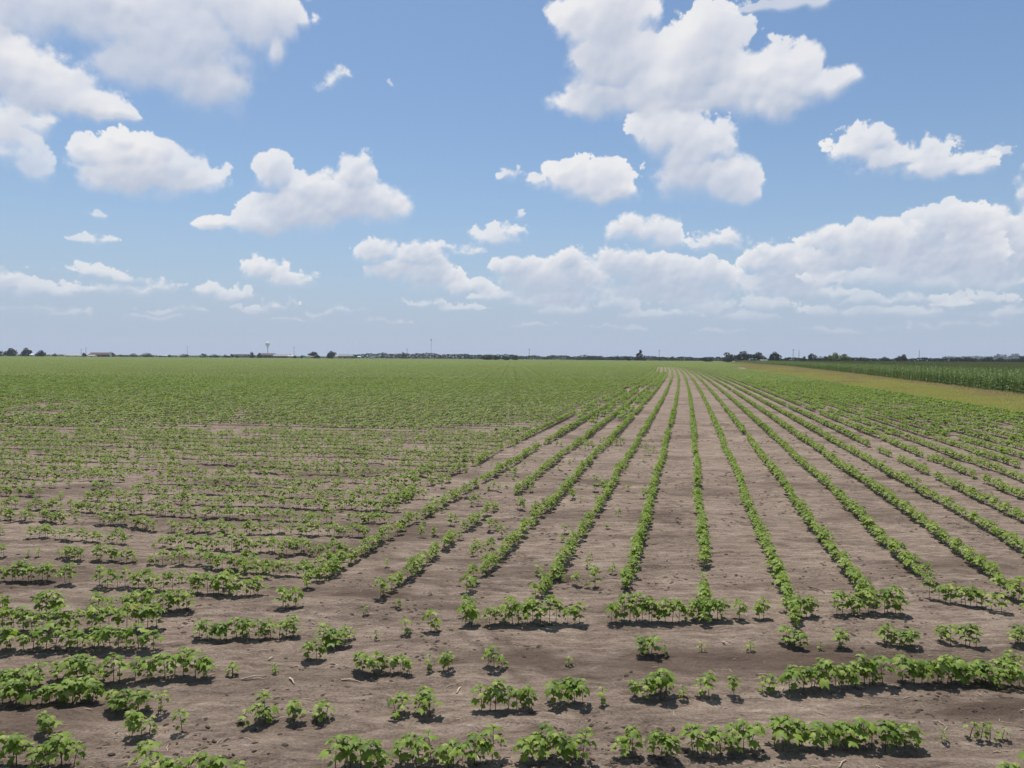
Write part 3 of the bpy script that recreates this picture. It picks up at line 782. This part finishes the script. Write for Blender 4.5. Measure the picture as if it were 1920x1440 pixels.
for (x0, y0, x1, y1, r, lab) in [
    (452, 1280, 500, 1275, .007, 'long pale dry stalk lying right of the leafy third row on the left'),
    (640, 1273, 674, 1274, .008, 'pale dry stalk lying flat left of a six-plant cotton clump'),
    (856, 1298, 864, 1284, .010, 'short cream stalk end leaning up from bare soil near the middle'),
    (684, 1157, 708, 1155, .008, 'pale stick lying under a tiny lone seedling on dark damp soil'),
    (503, 1240, 514, 1233, .009, 'short curled pale stalk on bare soil left of a small clump'),
    (543, 1276, 552, 1286, .009, 'thick pale stalk piece lying alone beyond the left third row'),
    (898, 1043, 928, 1048, .010, 'white dry stalk beside a leafy plant at the foot of a long row'),
    (1355, 1204, 1368, 1211, .008, 'short pale stalk between two lone seedlings right of centre'),
    (1574, 1436, 1586, 1422, .006, 'thin pale stalk standing up in front of the longest front clump'),
    (1516, 1099, 1546, 1112, .007, 'long thin dark stalk lying between two long cotton rows')]:
    a = Vector((*ground(x0, y0), 0)); c = Vector((*ground(x1, y1), 0)); a.z = float(zfun([a.x], [a.y])[0]); c.z = float(zfun([c.x], [c.y])[0])
    mid = (a + c)/2; b = MB(); b.tube([a - mid + Vector((0, 0, .006)), Vector((0, .008, .016)), c - mid + Vector((0, 0, .007))], [r, r*.8, r*.55], 6)
    o = b.build('dry_stalk', M['wood'] if 'dark stalk' in lab else M['stalk'], None, True, mid); tag(o, lab, 'stalk', 'dry stalks on the soil')

# ------------------------------------------------------------------ trees on the skyline
def tree(label, px, top, w, Y, kind='tree_dark', shape='round', group='trees along the horizon', name='tree'):
    p = at(px, top, Y); H = p.z*1.06; W = px_size(w, Y)*1.2
    root = empty(name, (p.x, Y, 0)); tag(root, label, 'tree', group)
    rs = int(px*13 + top); random.seed(rs)
    tr = MB(); base = .04*H if shape != 'bush' else .0
    tr.tube([(0, 0, -.3), (random.uniform(-.02, .02)*H, 0, base + .2*H), (random.uniform(-.05, .05)*H, 0, .7*H)], [.028*H, .02*H, .008*H], 7)
    for k in range(5):
        a = random.uniform(0, 6.28); z = H*random.uniform(.25, .5); r = W*random.uniform(.2, .38)
        tr.tube([(0, 0, z), (math.cos(a)*r*.5, math.sin(a)*r*.5, z + .12*H), (math.cos(a)*r, math.sin(a)*r, z + .2*H)], [.012*H, .008*H, .003*H], 5)
    tr.build('trunk', M['bark'], root)
    cr = MB(); lobes = []
    D = min(W, 1.25*H)
    if shape == 'spire':
        for k in range(16):
            t = random.random(); lobes.append((random.uniform(-.5, .5)*W*(1-t)**.9*.95, random.uniform(-.3, .3)*W*(1-t), H*(.12 + .83*t), .16*W*(1.15-t*.7), .13*H))
    else:
        nl = 11 if w > 14 else 7
        for k in range(nl):
            t = random.uniform(-1, 1); zz = random.uniform(.36, .8)
            rr = math.sqrt(max(0, 1 - t*t))
            lobes.append((t*.36*W, random.uniform(-.35, .35)*D*rr, H*(.24 + .48*random.random()*(.45 + .55*rr)), W*random.uniform(.13, .22), H*random.uniform(.14, .22)))
        lobes.append((random.uniform(-.1, .1)*W, 0, H*.8, W*.2, H*.18))
    for k in range(3): lobes.append((random.uniform(-.3, .3)*W, random.uniform(-.2, .2)*D, H*.16, W*.2, H*.15))
    nf = 110 if w > 14 else 80
    s = max(.45, .085*min(W, H*1.4))
    for (cx, cy, cz, rx, rz) in lobes:
        for q in range(nf):
            v = Vector((random.gauss(0, 1), random.gauss(0, 1), random.gauss(0, 1))).normalized()*random.uniform(.55, 1.08)
            c = Vector((cx + v.x*rx, cy + v.y*rx, min(H*1.0, max(base, cz + v.z*rz))))
            a = Vector((random.gauss(0, 1), random.gauss(0, 1), random.gauss(0, 1))).normalized(); bb = a.cross(Vector((random.gauss(0, 1), random.gauss(0, 1), random.gauss(0, 1)))).normalized()
            e = s*random.uniform(.6, 1.3)
            cr.add([c - a*e*.5, c + bb*e*.35, c + a*e*.5, c - bb*e*.35], [(0, 1, 2, 3)])
    cr.build('crown', M[kind], root)
    return root

TREES = [
 ('dark tree at the left end of the skyline, cut by the picture edge', 4, 658, 12, 900, 'tree_dark', 'round'),
 ('rounded dark tree, leftmost of three spaced trees on the far left skyline', 22, 653, 19, 900, 'tree_dark', 'round'),
 ('dark tree above the long white shed on the far left skyline', 49, 652.5, 17, 900, 'tree_dark', 'round'),
 ('lower dark tree just left of the long pale building', 76, 657, 16, 880, 'tree_dark', 'round'),
 ('small pale bush in the hedge left of the long pale building', 102, 662.5, 9, 950, 'tree_grey', 'bush'),
 ('dark bush touching the left end of the red-brown barn', 156.5, 661.5, 10, 930, 'tree_dark', 'bush'),
 ('low grey-green bush just right of the white silo', 228, 664.5, 14, 920, 'tree_grey', 'bush'),
 ('small rounded dark tree standing alone right of the silo', 251, 662.5, 13, 920, 'tree_dark', 'round'),
 ('wide low dark tree sloping up to the right of the silo', 276, 662, 25, 920, 'tree_dark', 'round'),
 ('small dark bush right of the low white building', 318, 665, 10, 930, 'tree_dark', 'bush'),
 ('low dark tree at the foot of the faint thin pole on the left', 346, 663.5, 14, 930, 'tree_dark', 'round'),
 ('rounded tree right of the faint thin pole on the left', 381, 663, 13, 930, 'tree_dark', 'round'),
 ('broad low tree midway between faint pole and water tower', 401, 664, 22, 930, 'tree_grey', 'round'),
 ('small dark tree left of the pale flat building', 422, 664.5, 9, 930, 'tree_dark', 'bush'),
 ('dark tree in front of the pale flat building', 433, 663.5, 9, 920, 'tree_dark', 'round'),
 ('tiny dark bush below the pale flat building', 445, 667, 7, 920, 'tree_dark', 'bush'),
 ('compact dark tree left of the brick building by the water tower', 472, 660, 12, 900, 'tree_dark', 'round'),
 ('small brownish tree over the left end of the brick building', 486, 662, 11, 930, 'tree_grey', 'round'),
 ('tiny dark bush by the tall pole right of the water tower', 553, 666.5, 8, 900, 'tree_dark', 'bush'),
 ('small dark bush between the tall pole and the large rounded tree', 567, 666, 8, 900, 'tree_dark', 'bush'),
 ('largest rounded tree right of the water tower', 590, 659.5, 21, 880, 'tree_dark', 'round'),
 ('dark tree with a raised top left of the grey-roofed house', 622, 658.2, 15, 880, 'tree_dark', 'round'),
 ('taller clump rising from the long far wood left of a pole', 756, 660, 12, 1090, 'tree_grey', 'round'),
 ('near black tree, wider of the dark group right of the radio mast', 913, 664.5, 20, 760, 'tree_dark', 'round'),
 ('near black tree, second of the dark group right of the radio mast', 930, 666, 13, 760, 'tree_dark', 'round'),
 ('near black low bush ending the dark group right of the radio mast', 947, 667.5, 15, 760, 'tree_dark', 'bush'),
 ('small dark tree left of the pole in mid skyline', 966, 668, 12, 770, 'tree_dark', 'bush'),
 ('small detached dark tree left of the stepped spire tree', 1158, 667, 8, 900, 'tree_dark', 'round'),
 ('low wide dark bush just left of the stepped spire tree', 1178, 668.3, 17, 880, 'tree_dark', 'bush'),
 ('tall dark stepped spire-shaped tree in mid skyline', 1200.5, 657.5, 17, 860, 'tree_dark', 'spire'),
 ('dark shoulder bush right of the stepped spire tree', 1209, 667, 11, 855, 'tree_dark', 'bush'),
 ('small tree rising from the wood right of the faint pole', 1261, 668, 9, 900, 'tree_grey', 'round'),
 ('long low dark bush left of the group of big round trees', 1329, 669.3, 26, 690, 'tree_dark', 'bush'),
 ('leftmost big round tree of the three at the end of the track', 1366, 661, 28, 660, 'tree_grey', 'round'),
 ('tallest middle tree of the three at the end of the track', 1394, 659, 27, 670, 'tree_dark', 'round'),
 ('rightmost tree of the three at the end of the track', 1421.5, 661, 27, 660, 'tree_dark', 'round'),
 ('round dark tree standing apart right of the three big trees', 1454, 660, 20, 660, 'tree_dark', 'round'),
 ('low dark tree right of the two slim poles', 1507, 668.5, 13, 680, 'tree_dark', 'bush'),
 ('dark round tree between two slim poles and the olive tree', 1524, 663, 16, 680, 'tree_dark', 'round'),
 ('small dark tree close left of the olive tree', 1538, 667.5, 9, 690, 'tree_dark', 'round'),
 ('wider dark tree touching the olive tree on its left', 1549, 668, 16, 680, 'tree_dark', 'round'),
 ('light olive-green broad tree above the corn', 1566, 662, 22, 560, 'tree_olive', 'round'),
 ('lower olive-green tree joined to the broad olive one', 1583, 664, 21, 560, 'tree_olive', 'round'),
 ('low dark tree with flat top right of the olive tree', 1618, 669.5, 26, 700, 'tree_dark', 'bush'),
 ('paired small dark bumps midway along the right skyline', 1659, 669.3, 16, 700, 'tree_dark', 'bush'),
 ('dark peaked tree left of the lone pole on the right', 1693, 665, 17, 700, 'tree_dark', 'round'),
 ('small dark bush under the peaked tree on the right', 1681, 669.8, 10, 695, 'tree_dark', 'bush'),
 ('long low dark tree right of the lone pole on the right', 1780, 668, 42, 690, 'tree_dark', 'bush'),
 ('dark rounded tree, first of three before pale far woods on the right', 1816, 669, 22, 690, 'tree_dark', 'round'),
 ('dark rounded tree, second of three before pale far woods on the right', 1854, 669, 22, 690, 'tree_dark', 'round'),
 ('dark low tree, third of three before pale far woods on the right', 1877, 671, 18, 690, 'tree_dark', 'bush'),
 ('dark tree at the right end of the skyline, cut by the picture edge', 1916, 668, 18, 690, 'tree_dark', 'round'),
]
for t in TREES: tree(*t)

def wood(name, label, spans, kind, s0, n_per_m=9.0, seed=1):
    """a far wood read as one mass: leaf clumps over a wandering top line; spans of (px0, px1, Y, top0, top1)"""
    random.seed(seed); b = MB()
    for (p0, p1, Y, t0, t1) in spans:
        a = at(p0, t0, Y); c = at(p1, t1, Y); L = (c - a).length; n = int(L*n_per_m)
        for k in range(n):
            t = random.random(); x = a.x + (c.x - a.x)*t
            hn = float(fbm(np.array([x/16.0]), np.array([seed*3.7]), 4, 12, .6)[0])
            H = (a.z + (c.z - a.z)*t)*(.55 + .8*hn)
            z = H*random.random()
            y = Y + random.uniform(-6, 6)*(1.05 - z/H*.6)
            e = s0*random.uniform(.6, 1.4)
            u = Vector((random.gauss(0, 1), random.gauss(0, .6), random.gauss(0, 1))).normalized(); v = u.cross(Vector((random.gauss(0, 1), random.gauss(0, 1), random.gauss(0, 1)))).normalized()
            q = Vector((x, y, z)); b.add([q - u*e, q + v*e*.7, q + u*e, q - v*e*.7], [(0, 1, 2, 3)])
    o = b.build(name, M[kind]); tag(o, label, 'woods', None, 'stuff')
wood('distant_woods', 'long low blue-green far wood across the middle of the skyline', [(655, 720, 1180, 664.5, 663), (715, 880, 1150, 662.3, 662.6), (870, 970, 1150, 663.5, 665.5), (955, 1130, 1120, 666.3, 666.8), (1080, 1350, 1000, 668, 669.3)], 'tree_grey', 1.0, 18, 3)
wood('dark_woods', 'long dark low wood behind the corn on the right', [(1425, 1600, 740, 671.2, 671.5), (1580, 1925, 730, 671.5, 672.5)], 'tree_dark', .75, 26, 4)
wood('hedgerow', 'thin low green hedgerow along the far left field edge', [(-10, 240, 990, 665, 665.5), (230, 480, 960, 666.2, 667), (470, 670, 940, 667.5, 667.8)], 'tree_grey', .55, 8, 5)
wood('pale_woods', 'pale hazy wooded rise beyond the trees at far right', [(1790, 1925, 2600, 669, 666), (1864, 1888, 2600, 664.5, 664.5), (1890, 1912, 2600, 665, 665)], 'tree_grey', 2.4, 7.0, 6)

# a dark upright weed alone in the far crop
p = at(1033.5, 680.0, 300.0); root = empty('tall_weed', (p.x, 300, 0)); tag(root, 'lone dark upright weed standing above the far green crop', 'weed')
random.seed(5); b = MB(); b.tube([(0, 0, 0), (.03, 0, p.z*.9)], [.03, .012], 5); b.build('stem', M['stem'], root)
b = MB()
for k in range(70):
    z = random.uniform(.1, 1)*p.z; a = random.uniform(0, 6.28); r = .32*(1.1 - z/p.z)*random.random()**.5
    bent(b, (math.cos(a)*r, math.sin(a)*r, z), a, .22, .1, .3, .9)
b.build('foliage', M['tree_dark'], root)

# ------------------------------------------------------------------ buildings on the skyline
def building(name, label, cat, p0, p1, ytop, Y, depth, wall, roof, eave=.62, doors=(), windows=(), flat=False):
    a = at(p0, ytop, Y); c = at(p1, ytop, Y); W = c.x - a.x; H = a.z*.5 + c.z*.5
    root = empty(name, ((a.x + c.x)/2, Y, 0)); tag(root, label, cat)
    he = H*eave if not flat else H*.93
    w = MB(); w.box(-W/2, W/2, 0, depth, -.2, he)
    if not flat:
        for s in (-1, 1):
            x = s*W/2; w.add([(x, 0, he), (x, depth, he), (x, depth/2, H*.97)], [(0, 1, 2)])
    w.build('wall', wall, root)
    r = MB(); o = .4
    if flat:
        r.box(-W/2 - o, W/2 + o, -o, depth + o, he + .003, H)
    else:
        for y0, y1 in ((-o, depth/2), (depth + o, depth/2)):
            z0 = he - .25; t = .15
            r.add([(-W/2 - o, y0, z0), (W/2 + o, y0, z0), (W/2 + o, y1, H), (-W/2 - o, y1, H), (-W/2 - o, y0, z0 + t), (W/2 + o, y0, z0 + t), (W/2 + o, y1, H + t), (-W/2 - o, y1, H + t)],
                  [(0, 3, 2, 1), (4, 5, 6, 7), (0, 1, 5, 4), (3, 7, 6, 2), (0, 4, 7, 3), (1, 2, 6, 5)])
    r.build('roof', roof, root)
    for (t, dw, dh, m) in doors:
        d = MB(); d.box(-W/2 + t*W - dw/2, -W/2 + t*W + dw/2, -.08, .0, 0, min(dh, he - .3)); d.build('door', m, root)
    for t in windows:
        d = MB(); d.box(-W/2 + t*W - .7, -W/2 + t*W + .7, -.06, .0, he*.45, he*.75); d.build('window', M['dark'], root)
    return root
building('white_shed', 'long low white shed under the second spaced tree on the left', 'shed', 41, 61, 663.6, 915, 9, M['white'], M['white'], .75, [(.3, 3, 3, M['galv'])])
building('white_shed', 'very long low cream building left of the red-brown barn', 'shed', 119.5, 153, 665.4, 940, 12, M['white'], M['cream'], .8, [(.2, 4, 2.5, M['galv']), (.7, 4, 2.5, M['galv'])])
building('barn', 'red-brown barn with a dark roof on the left skyline', 'barn', 166, 205, 661.0, 945, 14, M['brick'], M['rust_roof'], .55, [(.72, 4, 3.5, M['dark'])], (.45, .85))
building('annex', 'low white annex against the left front of the red-brown barn', 'annex', 165, 177, 665.6, 925, 6, M['white'], M['cream'], .75, [(.5, 2.5, 2.2, M['galv'])])
building('white_shed', 'low white building between two dark bushes right of the silo', 'shed', 295, 313, 665.8, 960, 9, M['white'], M['galv'], .7, [(.4, 3, 2.2, M['galv'])])
building('flat_building', 'pale flat-roofed building left of the water tower', 'building', 437, 467, 664, 1080, 15, M['cream'], M['white'], .8, [(.5, 3, 2.5, M['galv'])], (.2, .8), True)
building('brick_building', 'red-brown brick building at the foot of the water tower', 'building', 482, 512, 662.5, 1060, 16, M['brick'], M['rust_roof'], .6, [(.5, 3, 3, M['dark'])], (.2, .8))
building('grey_building', 'long low grey-roofed building right of the water tower', 'building', 511.5, 541, 664.2, 1050, 14, M['brick'], M['grey_roof'], .5, [(.6, 3, 2.5, M['dark'])], (.2, .4, .8))
building('white_shed', 'small white shed between the grey building and the tall pole', 'shed', 539, 549.5, 666.5, 1020, 9, M['white'], M['cream'], .7, [(.5, 2.4, 2.2, M['galv'])])
building('house', 'pinkish house with grey roof right of the dark tree', 'house', 634, 661, 663.8, 1020, 11, M['cream'], M['grey_roof'], .55, [(.5, 1.4, 2.2, M['dark'])], (.2, .75))
building('white_shed', 'tiny white shed in the hedge left of the white trailer', 'shed', 670.5, 676, 667.6, 940, 5, M['white'], M['galv'], .75, [(.5, 1.8, 2, M['galv'])])
building('roadside_shed', 'low pale grey shed between the big trees at the track end', 'shed', 1427, 1440, 674.5, 640, 6, M['galv'], M['grey_roof'], .6, [(.5, 2.2, 2, M['dark'])])
# white trailer parked at the field edge
p = at(697, 668.0, 860.0); W = px_size(8, 860); root = empty('trailer', (p.x, 860, 0)); tag(root, 'white box trailer parked at the edge of the field', 'trailer')
h0 = .9; h1 = p.z
b = MB(); b.box(-W/2, W/2, 0, 2.4, h0, h1); b.build('box', M['white'], root)
for sx in (-.25, .25):
    b = MB(); b.tube([(sx*W, -.02, .5), (sx*W, .25, .5)], [.5, .5], 14); b.build('wheel', M['dark'], root)
b = MB(); b.tube([(W/2, 1.2, 1.0), (W/2 + 1.4, 1.2, .8)], [.08, .06], 6); b.build('tow_bar', M['galv'], root)
# white silo beside the barn
p = at(207.2, 658.5, 940.0); r = px_size(3.2, 940)/2; root = empty('silo', (p.x, 940, 0)); tag(root, 'slim white silo standing at the right end of the barn', 'silo')
b = MB(); b.lathe([(r, -.2), (r, p.z*.86)], 16); b.build('wall', M['white'], root)
b = MB(); b.lathe([(r*1.05, p.z*.86), (r*.6, p.z*.95), (.05, p.z)], 16); b.build('roof', M['galv'], root)
# water tower
Y = 3100.0; p = at(501.7, 640.8, Y); R = px_size(7.8, Y)/2; T = p.z; root = empty('water_tower', (p.x, Y, 0)); tag(root, 'pale water tower with a white domed tank above the brick buildings', 'water tower')
b = MB(); b.lathe([(.01, T), (R*.45, T - R*.10), (R*.8, T - R*.38), (R*.98, T - R*.8), (R, T - R*1.1), (R*.95, T - R*1.45), (R*.75, T - R*1.85), (R*.5, T - R*2.2), (R*.33, T - R*2.6)], 28); b.build('tank', M['white'], root, True)
b = MB(); b.lathe([(R*.33, T - R*2.6), (R*.24, T - R*3.2), (R*.24, 6), (R*.5, 0)], 20); b.build('pedestal', M['white'], root, True)
b = MB(); b.lathe([(R*1.03, T - R*1.12), (R*1.12, T - R*1.12), (R*1.12, T - R*1.04), (R*1.03, T - R*1.04)], 28); b.build('walkway', M['galv'], root)
# radio mast
Y = 1900.0; p = at(808.5, 635.5, Y); T = p.z; root = empty('radio_mast', (p.x, Y, 0)); tag(root, 'tall thin lattice radio mast rising behind the far wood', 'mast')
b = MB(); s = .55; random.seed(3)
for k in range(3):
    a = 2*math.pi*k/3; b.tube([(s*math.cos(a), s*math.sin(a), 0), (s*math.cos(a), s*math.sin(a), T)], [.16, .13], 5)
z = 0; i = 0
while z < T - 2:
    for k in range(3):
        a = 2*math.pi*k/3; c = 2*math.pi*(k+1)/3
        b.tube([(s*math.cos(a), s*math.sin(a), z), (s*math.cos(c), s*math.sin(c), z + 2)], [.08, .08], 4, 0, False)
    z += 2
b.build('lattice', M['galv'], root)
for k in range(3):
    a = 2*math.pi*k/3 + .5; b = MB(); b.box(-.35, .35, -.25, .25, -2.3, 2.3); o = b.build('antenna', M['galv'], root); o.location = (1.25*math.cos(a), 1.25*math.sin(a), T - 2.6); o.rotation_euler = (0, 0, a)
# utility poles
for (px, top, Y, arm, lab) in [
    (152, 653.5, 980, 1, 'slim utility pole just left of the barn bush'),
    (161, 651.5, 980, 1, 'slim utility pole over the left end of the barn'),
    (351, 647.5, 1150, 0, 'faint thin pole rising from low trees left of the water tower'),
    (551.3, 650, 1000, 1, 'tall pole right of the water tower buildings'),
    (763.3, 653.5, 900, 1, 'tall pole in front of the far wood, left of the radio mast'),
    (992.3, 653.5, 800, 1, 'tall dark pole in mid skyline right of the near black trees'),
    (1236, 656, 800, 1, 'slim pole right of the stepped spire tree'),
    (1487.3, 654.5, 680, 1, 'left of two slim poles, with a crossarm, right of the big round trees'),
    (1498.3, 656.5, 690, 0, 'right of two slim poles, plain topped, before the low dark tree'),
    (1723.7, 656.5, 680, 0, 'lone pole on the right skyline above the corn')]:
    p = at(px, top, Y); root = empty('utility_pole', (p.x, Y, 0)); tag(root, lab, 'pole', 'utility poles along the skyline')
    b = MB(); b.tube([(0, 0, -.3), (0, 0, p.z)], [.24, .16], 8); b.build('post', M['wood'], root)
    if arm:
        b = MB(); b.box(-1.2, 1.2, -.26, -.16, p.z - .85, p.z - .65)
        for q in (-1.05, -.5, .5, 1.05): b.tube([(q, -.21, p.z - .65), (q, -.21, p.z - .42)], [.05, .04], 6)
        b.build('crossarm', M['wood'], root)

# ------------------------------------------------------------------ air
HAZE = 0.0001
if HAZE:
    b = MB(); b.box(-3500, 3500, -60, 3300, -1.5, 75)
    m = bpy.data.materials.new('haze'); m.use_nodes = True; nt = m.node_tree
    nt.nodes.remove(nt.nodes['Principled BSDF'])
    v = nt.nodes.new('ShaderNodeVolumePrincipled'); v.inputs['Density'].default_value = HAZE; v.inputs['Color'].default_value = (.82, .89, 1, 1); v.inputs['Anisotropy'].default_value = .2
    nt.links.new(v.outputs[0], nt.nodes['Material Output'].inputs['Volume'])
    o = b.build('haze', m); tag(o, 'thin pale summer haze over the fields', 'haze', None, 'stuff')

# ------------------------------------------------------------------ sun and sky
SUN_AZ, SUN_EL = math.radians(-17), math.radians(70)
sd = Vector((math.sin(SUN_AZ)*math.cos(SUN_EL), math.cos(SUN_AZ)*math.cos(SUN_EL), math.sin(SUN_EL)))
L = bpy.data.lights.new('sun', 'SUN'); L.energy = 5.0; L.angle = math.radians(.53); L.color = (1, .965, .91)
lo = bpy.data.objects.new('sun', L); COL.objects.link(lo); lo.rotation_euler = (-sd).to_track_quat('-Z', 'Y').to_euler()

W = bpy.data.worlds.new('World'); scene.world = W; W.use_nodes = True; nt = W.node_tree
bg = nt.nodes['Background']
sky = N(nt, 'ShaderNodeTexSky'); sky.sky_type = 'NISHITA'; sky.sun_disc = False
sky.sun_elevation = SUN_EL; sky.sun_rotation = SUN_AZ; sky.air_density = 1.0; sky.dust_density = 1.2; sky.ozone_density = 2.2; sky.altitude = 100
# cumulus, built from noise over the whole upper sky and kept in a sky map (red: cover, green: brightness)
EW, E_TOP = 6144, 1.10
def sky_map():
    hh = int(EW/2); de = math.pi/hh
    rows = int(E_TOP/de)
    q = 4
    al, lu = cloud_layer(-math.pi, math.pi, 0, rows*de, EW//q, rows//q)
    al = np.repeat(np.repeat(al, q, 0), q, 1); lu = np.repeat(np.repeat(lu, q, 0), q, 1)
    def pad(z): return np.pad(z, ((0, rows - z.shape[0]), (0, EW - z.shape[1])), 'edge')
    al, lu = pad(al), pad(lu)
    c0 = int((math.pi - .80)/(2*math.pi/EW)); c1 = int((math.pi + .80)/(2*math.pi/EW)); r1 = int(.62/de)
    d = 2*math.pi/EW
    a2, l2 = cloud_layer(-math.pi + c0*d, -math.pi + c1*d, 0, r1*de, c1 - c0, r1)
    al[:r1, c0:c1] = a2; lu[:r1, c0:c1] = l2
    img = bpy.data.images.new('clouds', EW, hh, alpha=False, float_buffer=False, is_data=True)
    px = np.zeros((hh, EW, 4), np.float32); px[..., 3] = 1
    px[hh//2:hh//2 + rows, :, 0] = al; px[hh//2:hh//2 + rows, :, 1] = lu
    img.pixels.foreach_set(px.ravel()); img.update(); img.pack()
    return img
tc = N(nt, 'ShaderNodeTexCoord')
mp = N(nt, 'ShaderNodeMapping', vector_type='TEXTURE')
env = N(nt, 'ShaderNodeTexEnvironment'); env.image = sky_map(); env.interpolation = 'Linear'
rot = N(nt, 'ShaderNodeVectorRotate', rotation_type='Z_AXIS'); rot.inputs['Angle'].default_value = -math.pi/2
nt.links.new(tc.outputs['Generated'], rot.inputs['Vector'])
# mirror so that azimuth grows to the right
nt.links.new(rot.outputs[0], env.inputs['Vector'])
sp = N(nt, 'ShaderNodeSeparateColor'); nt.links.new(env.outputs[0], sp.inputs[0])
sx = N(nt, 'ShaderNodeSeparateXYZ'); nt.links.new(tc.outputs['Generated'], sx.inputs[0])
elev = mth(nt, 'MAXIMUM', sx.outputs['Z'], 0.0)
# moisture low in the sky: clouds sink into it
fade = ramp(nt, elev, [(.012, (0, 0, 0)), (.04, (.34, .34, .34)), (.075, (.72, .72, .72)), (.12, (.93, .93, .93)), (.2, (1, 1, 1))])
cover = mth(nt, 'MULTIPLY', sp.outputs[0], fade)
ccol = ramp(nt, sp.outputs[1], CLOUD_RAMP)
skyc = N(nt, 'ShaderNodeMix', data_type='RGBA', blend_type='MULTIPLY'); skyc.inputs[0].default_value = 1
nt.links.new(sky.outputs[0], skyc.inputs[6]); skyc.inputs[7].default_value = (*SKY_MUL, 1)
mist = ramp(nt, elev, [(0, (.97,)*3), (.05, (.84,)*3), (.11, (.50,)*3), (.19, (.24,)*3), (.30, (.10,)*3), (.45, (.02,)*3)])
skym = mixc(nt, mist, skyc.outputs[2], tuple(q/SKY_STR for q in MIST))
cc = N(nt, 'ShaderNodeVectorMath', operation='SCALE'); nt.links.new(ccol, cc.inputs[0]); cc.inputs['Scale'].default_value = 1/SKY_STR
fin = mixc(nt, cover, skym, cc.outputs[0])
nt.links.new(fin, bg.inputs['Color']); bg.inputs['Strength'].default_value = SKY_STR

# ------------------------------------------------------------------ camera and render settings
cam = bpy.data.cameras.new('camera'); cam.sensor_fit = 'HORIZONTAL'; cam.sensor_width = 36.0; cam.lens = 36.0*FPX/1920.0
cam.clip_start = .1; cam.clip_end = 30000
co_ = bpy.data.objects.new('camera', cam); COL.objects.link(co_)
R3 = Matrix((_R, _U, -_F)).transposed()
co_.matrix_world = Matrix.Translation((0, 0, CAMH)) @ R3.to_4x4()
scene.camera = co_
vs = scene.view_settings; vs.view_transform = 'Standard'; vs.look = 'None'; vs.exposure = 0; vs.gamma = 1
cy = scene.cycles; cy.use_denoising = True
cy.max_bounces = 6; cy.diffuse_bounces = 3; cy.transmission_bounces = 4; cy.transparent_max_bounces = 8; cy.volume_bounces = 0
cy.caustics_reflective = False; cy.caustics_refractive = False
